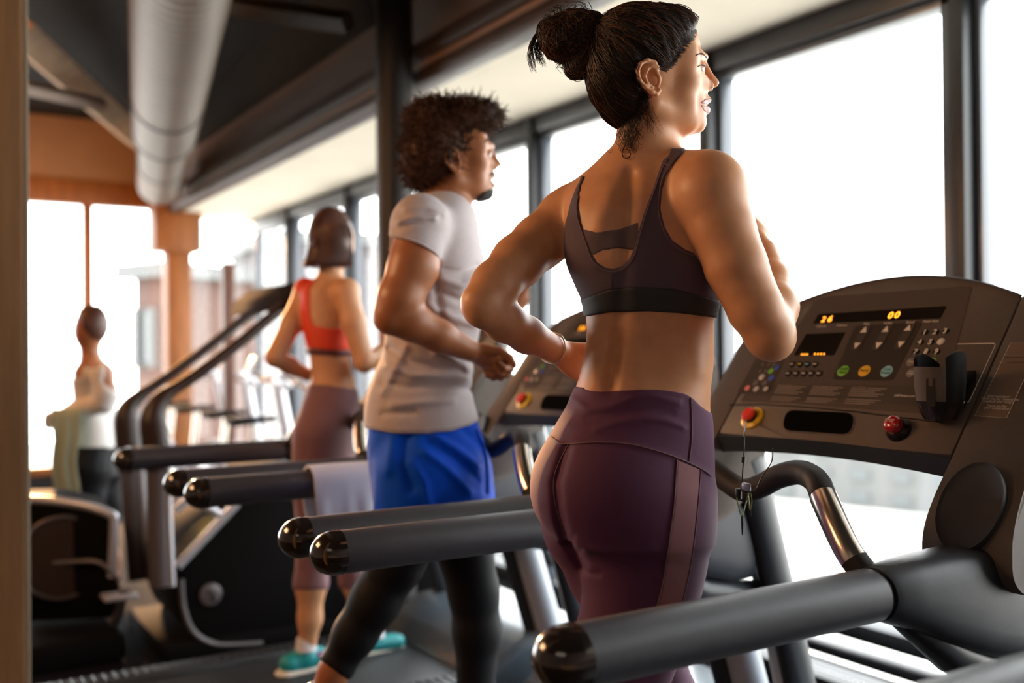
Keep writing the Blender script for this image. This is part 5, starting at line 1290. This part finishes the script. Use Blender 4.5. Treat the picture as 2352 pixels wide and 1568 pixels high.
spoly = [(985, 430), (1040, 436), (1066, 452), (1085, 474), (1140, 520), (1150, 700), (1140, 958), (1101, 962), (1085, 975), (1040, 989), (980, 996), (900, 995), (842, 984), (800, 980), (800, 600), (880, 552), (898, 546), (925, 548), (965, 561), (995, 578), (1011, 600), (1011, 604), (1002, 640), (1002, 642), (800, 642), (800, 980)]
# the body of the shirt and the sleeve are cut separately, then joined
tor = [(960, 400), (1012, 437), (1040, 440), (1066, 452), (1085, 474), (1180, 500), (1180, 958), (1101, 962), (1085, 975), (1040, 989), (980, 996), (900, 995), (842, 984), (780, 975), (780, 400)]
T_ = Field(*S_.ax)
G1 = garment(mm, S_, .0, tor, .004, thick=.014, back=(.10, lambda x, y: np.maximum(440-y, y-975)))
# sleeve cut: remove everything of the near sleeve below the hem line
I = np.argwhere(np.abs(G1) < .045); a = S_.ax[0][I[:, 0]]; b = S_.ax[1][I[:, 1]]; c = S_.ax[2][I[:, 2]]; d = mm.D+c; px = CX+a/d*F; py = CY-b/d*F
hem = poly_sd(px.astype(np.float32), py.astype(np.float32), [(800, 560), (895, 543), (930, 549), (968, 563), (998, 582), (1022, 612), (1022, 700), (800, 700)])*mm.D/F
near = c < -.174
v = G1[I[:, 0], I[:, 1], I[:, 2]]; G1[I[:, 0], I[:, 1], I[:, 2]] = np.where(near, np.maximum(v, -hem), v)
shirt = mm.mesh('t_shirt', G1, S_.ax, 'shirt_grey', MAN, 1)
bs_ = bvh_of(shirt)
q = on_surface(bs_, [(898, 541), (928, 546), (966, 559), (996, 577), (1010, 592)], .0015)
MB().tube(q, .0032, n=8).build('sleeve_hem', MATS['shirt_grey'], shirt, sh=80)
q = on_surface(bs_, [(843, 975), (900, 984), (980, 985), (1040, 979), (1085, 966)], .0008)
MB().tube(q, .0016, n=6).build('bottom_hem', MATS['shirt_grey'], shirt, sh=80)
# shorts with folds, flared legs
H_ = Field(*axes_for(mm, 800, 1190, 930, 1340, -.32, .36, .0055))
H_.loft(mm.loft_px([(950, 856, 1090, -.145, .145), (985, 847, 1102, -.158, .158), (1040, 846, 1122, -.172, .175), (1100, 853, 1133, -.182, .19), (1160, 862, 1128, -.17, .19), (1200, 880, 1110, -.12, .15)]), 0, pw=2.2)
H_.cone(mm.p(962, 1080, -.095), mm.p(938, 1290, -.115), .118, .100, .02); H_.cone(mm.p(1040, 1080, .09), mm.p(1075, 1290, .13), .112, .100, .02)
relief(mm, H_, [([(935, 1000), (930, 1060), (945, 1120)], 9, -.014), ([(900, 1010), (890, 1080)], 9, .009), ([(1000, 1000), (1050, 1030), (1100, 1070)], 6, .009), ([(985, 1015), (1040, 1050), (1095, 1100)], 6, -.008), ([(975, 1035), (1030, 1075), (1080, 1130)], 7, .009), ([(1060, 985), (1110, 1030)], 6, -.006),
    ([(945, 1060), (975, 1110), (985, 1160)], 7, .009), ([(1092, 1000), (1112, 1060), (1115, 1130)], 5, -.004)], cmax=.15, band=.04)
shorts = mm.mesh('shorts', garment(mm, H_, .0, [(780, 940), (1200, 940), (1200, 1225), (1010, 1232), (1000, 1215), (985, 1232), (780, 1225)], .004, thick=.014), H_.ax, 'shorts_blue', MAN, 1)
q = on_surface(bvh_of(shorts), [(1093, 985), (1113, 1040), (1120, 1090), (1120, 1135)], .001)
if len(q) > 3: MB().tube(q, .003, n=6).build('side_piping', MATS['shorts_blue'], shorts, sh=80)
tg = subfield(mm, M_, 640, 1220, 1130, 1700)
props_t = mm.mesh('tights', garment(mm, tg, .005, [(600, 1120), (1300, 1120), (1300, 1640), (960, 1640), (960, 1500), (860, 1520), (800, 1562), (735, 1516), (600, 1500)], .003), tg.ax, 'tights_black', MAN, 1)
face_parts(mm, hpm, um, MAN, 1.08)
def st(name, pts, r, m_, lift=.0005, par=MAN): surf_tube(name, pts, r, m_, lift, par, bm_)
st('eyebrow', [(1113, 326), (1120, 321), (1129, 322), (1136, 328)], .0028, 'beard')
st('moustache', [(1126, 404), (1133, 397), (1141, 394), (1147, 394)], .0036, 'beard', .0)
st('lower_lip', [(1131, 419), (1138, 422), (1143, 423)], .0040, 'lip_rose', -.001)
bf = subfield(mm, M_, 1080, 1170, 400, 480)
mm.mesh('goatee', garment(mm, bf, .0030, [(1094, 452), (1110, 440), (1126, 433), (1140, 434), (1160, 432), (1160, 475), (1094, 475)], .004), bf.ax, 'beard', MAN, 1)
# curly hair
A_ = Field(*axes_for(mm, 900, 1190, 200, 460, -.16, .16, .005))
for (x, y, rx, ry, rl) in ((1008, 335, 80, 92, .108), (1060, 280, 70, 50, .095), (1115, 266, 38, 24, .07), (968, 385, 44, 48, .085), (990, 275, 55, 42, .085)):
    A_.ell(mm.p(x, y, (x-1047)*um*.1), (rx*mm.D/F, ry*mm.D/F, rl), .03)
A_.noise_add(lambda a, b, c: .005*np.sin(a*95+np.sin(c*70)*2)*np.sin(b*90+a*40)*np.cos(c*85))
afro = mm.mesh('hair', garment(mm, A_, .0, [(890, 190), (1190, 190), (1180, 290), (1136, 300), (1122, 297), (1112, 312), (1100, 318), (1090, 338), (1078, 352), (1062, 344), (1048, 346), (1042, 372), (1040, 395), (1032, 425), (1020, 448), (890, 470)], .012, thick=.03, back=(.0, lambda x, y: poly_sd(x.astype(np.float32), y.astype(np.float32), [(890, 190), (1190, 190), (1175, 285), (1125, 295), (1090, 330), (1060, 400), (1020, 448), (890, 470)]))), A_.ax, 'hair_curly', MAN, 1)
me = afro.data; co = np.zeros(len(me.vertices)*3); me.vertices.foreach_get('co', co); co = co.reshape(-1, 3)+np.array(origin_of(afro))
no = np.array([v.normal[:] for v in me.vertices]); hc_ = mm.world(mm.p(1015, 335, 0))[0]
out_ = ((co-hc_)*no).sum(1) > .02
ids = np.where(out_)[0]; paths = []
for i in rng.choice(ids, 4200):
    n = no[i]; n = n/np.linalg.norm(n); e1 = np.cross(n, rng.normal(size=3)); e1 /= np.linalg.norm(e1); e2 = np.cross(n, e1)
    L = rng.uniform(.010, .026) if rng.random() < .93 else rng.uniform(.025, .04); rad = rng.uniform(.0025, .0055); tu = rng.uniform(6, 13); ph = rng.uniform(0, 6); be = rng.normal(size=3)*.35
    t = np.linspace(0, 1, 14)[:, None]
    paths.append(co[i]-n*.006+(n+be*t)*L*t+(e1*np.cos(ph+t*tu)+e2*np.sin(ph+t*tu))*rad)
strands_mesh('hair_curls', paths, .0013, 'hair_curly', afro)
# running shoes of the man, below the picture
for q in (mm.p(728, 1630, -.09), mm.p(1092, 1722, .11)):
    f2 = Field(seg_axis([(q[0]-.14, q[0]+.28, .008)]), seg_axis([(q[1]-.12, q[1]+.12, .008)]), seg_axis([(q[2]-.12, q[2]+.26, .008)]))
    f2.cone(q+[-.03, -.02, -.02], q+[.16, -.035, .10], .050, .042, .02, flat=((0, 1, 0), .85)); f2.cone(q, q+[0, .03, 0], .05, .048, .02)
    mm.mesh('shoe', f2.F, f2.ax, 'rail_cap', MAN, 1)
del M_, S_, T_, G1, H_, tg, bf, A_
# ================================================================= the woman in the orange top
ww = Person(3.807)
N_ = Field(*axes_for(ww, 560, 960, 470, 1590, -.30, .36, .0078))
W2 = thing('woman', 'slim woman with brown bob in bright orange sports top and mauve leggings', 'person', tuple(ww.world(ww.p(760, 1560, 0))[0]))
N_.loft(ww.loft_px([(640, 728, 790, -.05, .05), (660, 703, 800, -.07, .08), (700, 694, 806, -.08, .09), (750, 697, 802, -.085, .09), (797, 708, 800, -.08, .085), (850, 715, 808, -.075, .08), (885, 712, 816, -.085, .09), (930, 697, 822, -.11, .11), (980, 690, 824, -.125, .12), (1030, 698, 818, -.12, .12), (1075, 712, 800, -.10, .10)]), 0, pw=2.2)
N_.cone(ww.p(758, 655, 0), ww.p(760, 590, 0), .048, .046, .03)
N_.ell(ww.p(762, 548, 0), (.085, .112, .075), .02); N_.ell(ww.p(780, 575, .02), (.05, .07, .05), .02)
N_.ell(ww.p(704, 668, .05), (.045, .05, .05), .03); N_.ell(ww.p(795, 668, -.07), (.05, .05, .05), .03)
N_.chain([(ww.p(702, 672, .05), .043), (ww.p(672, 740, .0), .041), (ww.p(632, 820, -.05), .036)], .02)
N_.chain([(ww.p(632, 820, -.05), .036), (ww.p(665, 838, 0), .034), (ww.p(712, 862, .06), .024)], .015); hand(N_, ww.p(712, 862, .06), (.8, -.2, .5), (.1, .3, -.9), .9, (40, 50, 40), 1)
N_.chain([(ww.p(797, 675, -.08), .046), (ww.p(812, 740, -.10), .044), (ww.p(836, 832, -.12), .037)], .02)
N_.chain([(ww.p(838, 832, -.12), .037), (ww.p(856, 826, -.05), .034), (ww.p(880, 800, .03), .024)], .015); hand(N_, ww.p(880, 800, .03), (.3, .6, .6), (-.8, .2, .2), .9, (65, 85, 50), -1)
N_.chain([(ww.p(735, 1000, -.06), .098), (ww.p(728, 1110, -.06), .085), (ww.p(722, 1230, -.05), .060), (ww.p(714, 1340, -.05), .056), (ww.p(712, 1420, -.05), .042), (ww.p(706, 1490, -.05), .031)], .03)
N_.chain([(ww.p(778, 1000, .06), .098), (ww.p(792, 1120, .12), .082), (ww.p(808, 1240, .17), .057), (ww.p(812, 1330, .17), .050), (ww.p(838, 1430, .19), .038), (ww.p(850, 1470, .20), .031)], .03)
body2 = ww.mesh('body', N_.F, N_.ax, 'skin_warm', W2, 1)
top = [(660, 640), (716, 632), (727, 640), (712, 665), (713, 700), (716, 735), (722, 748), (760, 754), (800, 752), (830, 745), (830, 802), (780, 806), (706, 800), (660, 795)]
tm = Field(*N_.ax); tm.loft(ww.loft_px([(640, 728, 790, -.05, .05), (660, 703, 800, -.07, .08), (700, 694, 806, -.08, .09), (750, 697, 802, -.085, .09), (797, 708, 800, -.08, .085), (850, 715, 808, -.075, .08)]), 0, pw=2.2)
tm.cone(ww.p(758, 655, 0), ww.p(760, 590, 0), .048, .046, .03); tm.ell(ww.p(704, 668, .05), (.045, .05, .05), .03); tm.ell(ww.p(795, 668, -.07), (.05, .05, .05), .03)
tm2 = subfield(ww, tm, 640, 860, 610, 840)
tp = ww.mesh('sports_top', garment(ww, tm2, .005, top, .003, back=(.04, lambda x, y: np.maximum(y-802, 690-y)), thick=.008), tm2.ax, 'top_orange', W2, 1)
ww.mesh('top_band', garment(ww, tm2, .008, [(660, 796), (706, 799), (780, 804), (840, 800), (840, 816), (780, 818), (706, 815), (660, 812)], .003, thick=.008, back=(.05, lambda x, y: np.maximum(y-814, 798-y))), tm2.ax, 'band_maroon', tp, 1)
lg = subfield(ww, N_, 640, 900, 850, 1400)
ww.mesh('leggings', garment(ww, lg, .005, [(640, 884), (725, 881), (760, 884), (820, 892), (900, 892), (900, 1352), (640, 1356)], .003, thick=.01), lg.ax, 'legging_mauve', W2, 1)
for (x, y, c, dx, tilt) in ((703, 1508, -.05, -38, 0), (860, 1478, .20, 20, 0)):
    q = ww.p(x, y, c); lo = q-np.array([.16, .10, .14]); hi = q+np.array([.24, .10, .22])
    f2 = Field(*[seg_axis([(lo[i], hi[i], .007)]) for i in range(3)]); f3 = Field(*f2.ax)
    d_ = unit([.85, -.05, .5])*.12 if x > 800 else unit([.75, -.10, .45])*.11
    if x > 800: f2.cone(q-d_*.30, q+d_*.75, .044, .042, .02, flat=((0, 1, 0), .75)); f3.cone(q-d_*.34+[0, -.030, 0], q+d_*.82+[0, -.034, 0], .047, .046, .01, flat=((0, 1, 0), .40))
    else: f2.cone(q+[-.055, -.015, -.03], q+[.035, -.01, .04], .040, .043, .02, flat=((0, 1, 0), .9)); f2.cone(q, q+[-.005, .03, 0], .038, .036, .02); f3.cone(q+[-.065, -.048, -.035], q+[.045, -.046, .05], .047, .046, .01, flat=((0, 1, 0), .36))
    sh_ = ww.mesh('shoe', f2.F, f2.ax, 'shoe_teal', W2, 1); ww.mesh('sole', f3.F, f3.ax, 'shoe_sole', sh_, 1)
    MB().tube([ww.world(q+[0, .028, 0])[0], ww.world(q+[0, .05, 0])[0], ww.world(q+[0, .075, 0])[0]], [.042, .038, .034], n=16).build('sock', MATS['sock_white'], W2, sh=80)
    MB().tube([ww.world(q+[.055, .012, .0])[0], ww.world(q+[.03, -.02, .05])[0]], .012, n=8).build('shoe_panel', MATS['shoe_purple'], sh_, sh=80)
# bob
f2 = Field(*axes_for(ww, 670, 830, 465, 625, -.13, .13, .006))
f2.ell(ww.p(760, 540, 0), (.085, .108, .092), .01); f2.loft(ww.loft_px([(612, 694, 806, -.11, .10), (600, 702, 807, -.11, .10), (575, 714, 808, -.105, .10), (540, 712, 808, -.10, .10), (510, 718, 804, -.09, .09)]), .01, pw=2.3)
f2.noise_add(lambda a, b, c: .003*np.sin(a*160+b*20)*np.clip((.10-b)*8, 0, 1)+b*0+c*0)
bob = ww.mesh('hair', f2.F, f2.ax, 'hair_brown', W2, 1); b2_ = bvh_of(bob); paths = []
for i in range(900):
    x0 = rng.uniform(714, 806); x1 = x0+(x0-765)*.12-(6 if x0 < 735 else 0)
    q = on_surface(b2_, [(762+(x0-762)*.35, 484), (x0, 530), (x0*.7+x1*.3, 570), (x1, 604+rng.uniform(0, 10))], rng.uniform(.001, .004), 5)
    if len(q) > 5: paths.append([np.array(v) for v in q])
strands_mesh('hair_strands', paths, .0016, 'hair_brown', bob)
del N_, tm, tm2, lg, f2, f3
# ================================================================= person far left, against the light
pp = Person(5.45)
Q_ = Field(*axes_for(pp, 90, 320, 690, 1500, -.30, .35, .012))
P3 = thing('person', 'backlit person in white tank top and dark shorts by the far glazed wall', 'person', tuple(pp.world(pp.p(222, 1379, 0))[0]))
Q_.loft(pp.loft_px([(822, 195, 228, -.07, .07), (845, 182, 250, -.15, .15), (890, 180, 254, -.15, .15), (950, 184, 256, -.13, .13), (1000, 182, 262, -.13, .13), (1040, 178, 266, -.15, .15), (1090, 180, 266, -.15, .15)]), 0)
Q_.cone(pp.p(208, 835, 0), pp.p(206, 790, 0), .055, .052, .03); Q_.ell(pp.p(207, 752, 0), (.078, .118, .085), .02); Q_.ell(pp.p(196, 765, 0), (.06, .08, .06), .02)
Q_.chain([(pp.p(236, 862, -.16), .056), (pp.p(246, 905, -.18), .052), (pp.p(240, 925, -.18), .045), (pp.p(190, 940, -.14), .040), (pp.p(146, 952, -.12), .030)], .02)
hand(Q_, pp.p(148, 952, -.12), (-1, -.05, 0), (0, -1, .1), 1.05, (50, 60, 40), 1)
Q_.chain([(pp.p(205, 862, .16), .05), (pp.p(200, 920, .18), .045), (pp.p(150, 950, .16), .03)], .02); hand(Q_, pp.p(150, 950, .16), (-1, -.05, 0), (0, -1, .1), 1.0, (50, 60, 40), 1)
Q_.chain([(pp.p(205, 1080, -.09), .10), (pp.p(195, 1140, -.09), .085), (pp.p(190, 1210, -.09), .060), (pp.p(200, 1280, -.09), .055), (pp.p(210, 1345, -.09), .038)], .03)
Q_.chain([(pp.p(235, 1080, .09), .10), (pp.p(240, 1145, .09), .085), (pp.p(245, 1215, .09), .060), (pp.p(252, 1280, .09), .052), (pp.p(258, 1345, .09), .038)], .03)
b3 = pp.mesh('body', Q_.F, Q_.ax, 'skin_brown', P3, 1)
pp.mesh('tank_top', garment(pp, Q_, .009, [(100, 870), (185, 868), (192, 835), (202, 845), (225, 845), (233, 835), (243, 850), (236, 880), (300, 920), (300, 1032), (100, 1032)], .004, thick=.02), Q_.ax, 'shirt_white', P3, 1)
pp.mesh('shorts', garment(pp, Q_, .014, [(100, 1026), (300, 1026), (300, 1200), (100, 1200)], .004, thick=.02), Q_.ax, 'tights_black', P3, 1)
f2 = Field(*axes_for(pp, 150, 260, 700, 815, -.15, .15, .010)); f2.ell(pp.p(211, 745, 0), (.088, .115, .095), .01); pp.mesh('hair', garment(pp, f2, 0, [(160, 690), (260, 690), (260, 800), (222, 800), (205, 770), (188, 752), (180, 720), (170, 700)], .006, thick=.02), f2.ax, 'hair_brown', P3, 1)
MB().tube([pp.world(pp.p(262, 1355, .09))[0], pp.world(pp.p(235, 1358, .12))[0]], [.045, .04], n=12).build('shoe', MATS['shirt_white'], P3, sh=80); MB().tube([pp.world(pp.p(214, 1372, -.09))[0], pp.world(pp.p(188, 1374, -.05))[0]], [.045, .04], n=12).build('shoe', MATS['shirt_white'], P3, sh=80)
del Q_, f2
# ================================================================= other machines and towels
mat('machine_black', (0.005, 0.0045, 0.005), 0.8, spec=.08)
mat('machine_brown', (0.028, 0.013, 0.008), 0.45)
mat('machine_matte', (0.02, 0.01, 0.008), 0.9, spec=.05)
mat('machine_grey', (0.12, 0.105, 0.11), 0.4, metal=.3)
mat('machine_silver', (0.55, 0.55, 0.60), 0.35, metal=.5)
mat('post_brown', (0.14, 0.055, 0.035), 0.5)
XS = -4.52
def sx_(px, py, x=XS): return PX(px, py, x)
sc_ = thing('stair_climber', 'big black stair climbing machine with curved handrails, left of the orange-topped woman', 'stair climber', (-4.9, 1.3, 0))
poly = smoothpath([sx_(*q) for q in [(418, 1400), (440, 1452), (480, 1478), (560, 1478), (700, 1462), (860, 1440)]], 4) + [sx_(*q) for q in [(880, 1250), (860, 1100), (700, 1085), (590, 1110), (545, 1160), (470, 1225), (414, 1300)]]
MB().prism(poly, (0, 0, 0), (-.74, 0, 0)).build('side_housing', MATS['machine_black'], sc_, bev=.012)
MB().tube(smoothpath([sx_(*q)+Vector((.012, 0, 0)) for q in [(414, 1330), (420, 1395), (442, 1448), (482, 1474), (530, 1478), (600, 1474)]], 5), .014, n=8).build('base_trim', MATS['machine_grey'], sc_)
q = sx_(483, 1364)+Vector((.006, 0, 0)); em = MB().lathe([(0, 0), (.050, 0), (.050, .006), (.042, .010), (0, .010)], q, (1, 0, 0), 24).build('emblem_disc', MATS['machine_grey'], sc_)
MB().tube([q+Vector((.012, -.02, .022)), q+Vector((.012, .01, .005)), q+Vector((.012, .0, -.02)), q+Vector((.012, .022, -.028))], .005, n=6).build('emblem_mark', MATS['machine_black'], em)
MB().tube([sx_(408, 1300), sx_(545, 1155)], .020, n=10).build('strut', MATS['machine_silver'], sc_)
MB().tube([sx_(402, 1172), sx_(455, 1128)], .018, n=10).build('strut', MATS['machine_silver'], sc_); MB().tube([sx_(448, 1148), sx_(505, 1182)], .018, n=10).build('strut', MATS['machine_silver'], sc_)
for k, (x, pts, lo) in enumerate(((-4.50, [(362, 1075), (355, 1010), (352, 955), (378, 910), (450, 862), (540, 795), (610, 738), (655, 700), (676, 682)], [(372, 1345), (366, 1200), (362, 1070)]),
                                  (-5.25, [(300, 1080), (292, 1000), (292, 950), (318, 912), (400, 855), (500, 780), (575, 722), (628, 697), (668, 692)], [(318, 1330), (308, 1200), (300, 1070)]))):
    pp_ = smoothpath([PX(a, b, x) for a, b in pts], 5); n_ = len(pp_)
    MB().tube(pp_, [.062 if i < 9 else max(.026, .062-.0045*(i-9)) for i in range(n_)], n=14).build('handrail', MATS['machine_brown'], sc_, sh=60)
    MB().tube([PX(a, b, x) for a, b in lo], .052, n=14, ry=.04).build('upright', MATS['machine_grey'], sc_, sh=60)
    MB().tube([PX(a+24, b, x+.03) for a, b in lo], .014, n=8).build('upright_edge', MATS['machine_silver'], sc_)
MB().prism([PX(645, 715, -4.45), PX(700, 690, -4.45), PX(705, 640, -4.45), PX(660, 672, -4.45)], (0, 0, 0), (-.85, 0, 0)).build('console', MATS['machine_matte'], sc_, bev=.02)
for k in range(6):
    y0 = 1.28+k*.16; z0 = .22+k*.15
    MB().span((-5.2, y0, z0-.15), (-4.56, y0+.2, z0), bev=.01).build('step', MATS['machine_grey'], sc_)
MB().span((-5.30, 1.0, 0), (-4.50, 2.3, .09), bev=.02).build('base', MATS['machine_black'], sc_)
MB().span((-5.24, 2.15, 0), (-4.54, 2.45, 1.1), bev=.04).build('front_housing', MATS['machine_black'], sc_)
# exercise bike, lower left
DB = 4.55
bk_ = PD(160, 1400, DB); bf_ = Vector((-ray(160, 1300).y, ray(160, 1300).x, 0)).normalized(); bd = Vector(ray(160, 1300)); bd.z = 0; bd.normalize()
bk = thing('exercise_bike', 'dark exercise bike with round flywheel cover at lower left, behind the timber post', 'exercise bike', (bk_.x, bk_.y, 0))
def q_(px, py, o=0): return PD(px, py, DB)+bd*o
MB().prism([q_(*k) for k in [(40, 1150), (150, 1148), (225, 1165), (258, 1190), (258, 1310), (275, 1345), (282, 1400), (262, 1420), (40, 1430)]], bd*0, bd*.42).build('housing', MATS['machine_black'], bk, bev=.015)
MB().tube(smoothpath([q_(*k) for k in [(30, 1146), (120, 1150), (200, 1162), (256, 1182), (262, 1200), (260, 1260), (258, 1325)]], 5), .021, n=10).build('frame_tube', MATS['machine_silver'], bk, sh=60)
fc_ = q_(143, 1278, -.012); MB().lathe([(0, 0), (.175, 0), (.185, .008), (.175, .02), (0, .02)], fc_+bd*.01, -bd, 40).build('flywheel_cover', MATS['machine_brown'], bk, sh=50)
MB().tube([fc_+(Vector((0, 0, 1))*math.sin(t)+rv*math.cos(t))*.185-bd*.012 for t in np.linspace(0, 2*math.pi, 40, endpoint=False)], .009, n=6, closed=True).build('cover_rim', MATS['machine_grey'], bk)
MB().tube(smoothpath([q_(*k, -.03) for k in [(60, 1296), (150, 1288), (218, 1286), (250, 1305), (275, 1330)]], 5), .012, n=8).build('fairing_edge', MATS['machine_grey'], bk)
MB().span(q_(258, 1352, -.1)-Vector((.05, .05, .0)), q_(300, 1372, -.1)+Vector((.03, .03, .02)), bev=.01).build('pedal', MATS['machine_silver'], bk)
MB().tube([q_(283, 1345, -.08), q_(272, 1400, -.06), q_(262, 1430, 0)], .022, n=10).build('crank', MATS['machine_grey'], bk)
MB().span((bk_.x-.3, bk_.y-.35, 0), (bk_.x+.25, bk_.y+.2, .12), bev=.03).build('base', MATS['machine_black'], bk)
# row of pale bikes by the far windows
def far_bike(loc, s, lab):
    e = thing('upright_bike', lab, 'exercise bike', loc, 'pale bikes in a row by the far windows')
    x, y, z = loc
    def P_(a, b, c=0): return Vector((x+c*s, y+a*s, b*s))
    MB().tube([P_(-.50, .06, -.25), P_(-.50, .06, .25)], .04*s, n=10).build('rear_foot', MATS['machine_silver'], e); MB().tube([P_(.5, .06, -.25), P_(.5, .06, .25)], .04*s, n=10).build('front_foot', MATS['machine_silver'], e)
    MB().tube([P_(-.5, .08), P_(.5, .08)], .045*s, n=10).build('floor_beam', MATS['machine_grey'], e)
    MB().tube([P_(-.28, .10), P_(-.20, .62)], .04*s, n=10).build('seat_tube', MATS['machine_silver'], e)
    MB().tube([P_(-.2, .6), P_(-.17, .9)], .024*s, n=10).build('seat_post', MATS['chrome'], e)
    MB().loft([[P_(-.32, .9, -.11), P_(-.32, .9, .11), P_(-.32, .95, .11), P_(-.32, .95, -.11)], [P_(-.02, .92, -.03), P_(-.02, .92, .03), P_(-.02, .95, .03), P_(-.02, .95, -.03)]]).build('saddle', MATS['machine_black'], e, bev=.01)
    MB().tube([P_(.45, .1), P_(.30, .7), P_(.22, 1.12)], .045*s, n=10).build('handlebar_post', MATS['machine_silver'], e)
    MB().tube(smoothpath([P_(.02, 1.15, -.22), P_(.12, 1.2, -.24), P_(.24, 1.12, -.12), P_(.26, 1.12, .12), P_(.12, 1.2, .24), P_(.02, 1.15, .22)], 5), .02*s, n=8).build('handlebar', MATS['machine_silver'], e)
    MB().lathe([(0, -.04*s), (.24*s, -.04*s), (.25*s, 0), (.24*s, .04*s), (0, .04*s)], P_(.22, .36, 0), (1, 0, 0), 28).build('flywheel', MATS['machine_grey'], e)
    MB().lathe([(0, -.10*s), (.16*s, -.10*s), (.16*s, .10*s), (0, .10*s)], P_(-.02, .34, 0), (1, 0, 0), 20).build('crank_housing', MATS['machine_silver'], e)
    MB().box(P_(.28, 1.24), (.22*s, .05*s, .18*s), Matrix.Rotation(R(-25), 3, 'X'), bev=.01).build('console', MATS['machine_grey'], e)
    return e
fb0 = far_bike((-6.35, 2.15, 0), 1.0, 'pale grey upright bike beside the orange-topped woman, nearest of the far bikes')
for loc, lab in (((-7.15, 2.2, 0), 'second pale grey upright bike from the orange-topped woman'), ((-7.95, 2.2, 0), 'third pale grey upright bike along the far windows'), ((-8.75, 2.2, 0), 'farthest pale grey upright bike, next to the orange pillar')):
    c = copytree(fb0); c.location = loc; c['label'] = lab
# narrow brown post
a_ = PD(523, 604, 7.4); ps = thing('brown_post', 'narrow dark brown upright post standing before the far windows', 'post', (a_.x, a_.y, 0))
MB().span((a_.x-.05, a_.y-.04, 0), (a_.x+.05, a_.y+.04, a_.z), bev=.008).build('shaft', MATS['post_brown'], ps); MB().span((a_.x-.14, a_.y-.14, 0), (a_.x+.14, a_.y+.14, .03), bev=.008).build('foot_plate', MATS['post_brown'], ps)
# towels
def towel(name, lab, centre, along, across, rad, w, drop1, drop2, mt, seed):
    """folded over a bar: along = bar direction, across = horizontal direction it hangs on"""
    rs = np.random.default_rng(seed); al = Vector(along).normalized(); ac = Vector(across).normalized(); c = Vector(centre)
    prof = [(-rad-.004, -drop1*(1-k/7)) for k in range(7)] + [(-(rad+.004)*math.cos(t), (rad+.004)*math.sin(t)) for t in np.linspace(0, math.pi, 9)] + [(rad+.004, -drop2*(k+1)/7) for k in range(7)]
    nu = 26; V = []; Fc = []; ph = rs.uniform(0, 6, 3); th = .007
    for off in (0, th):
        for i in range(nu+1):
            u = i/nu*w-w/2
            for a, z in prof:
                hang = min(1, max(0, -z)/.15); f = 1+(off/rad if z > -.001 else 0)
                fold = hang*(.010*math.sin(u*60+ph[0])+.008*math.sin(u*31+ph[1]))
                sh = 1-.10*hang
                V.append(c+al*(u*sh+hang*.01*math.sin(z*20+ph[2]))+ac*(a*f+math.copysign(off if z <= -.001 else 0, a)+math.copysign(abs(fold)*.0+fold, a))+Vector((0, 0, z*(f if z > 0 else 1))))
    m = len(prof); N = (nu+1)*m
    for i in range(nu):
        for j in range(m-1):
            a = i*m+j; Fc.append([a, a+1, a+m+1, a+m]); Fc.append([N+a, N+a+m, N+a+m+1, N+a+1])
    for i in range(nu):
        for j in (0, m-1): a = i*m+j; Fc.append([a, a+m, N+a+m, N+a])
    for j in range(m-1):
        for i in (0, nu): a = i*m+j; Fc.append([a, a+1, N+a+1, N+a])
    o = MB().add(V, Fc).build(name, MATS[mt], None, sh=70); props(o, lab, 'towel'); return o
towel('towel', 'white-lilac towel hung over the handrail behind the man in blue shorts', (-2.88, 1.215, .975), (0, 1, 0), (1, 0, 0), .047, .30, .20, .19, 'towel_white', 3)
tp_ = PD(150, 958, 5.25)
tw = towel('towel', 'pale green towel hanging from the hand of the backlit person at far left', tp_, Vector((C3 @ np.array([1, 0, 0])))*Vector((1, 1, 0)), bd, .035, .15, .40, .36, 'towel_green', 5)
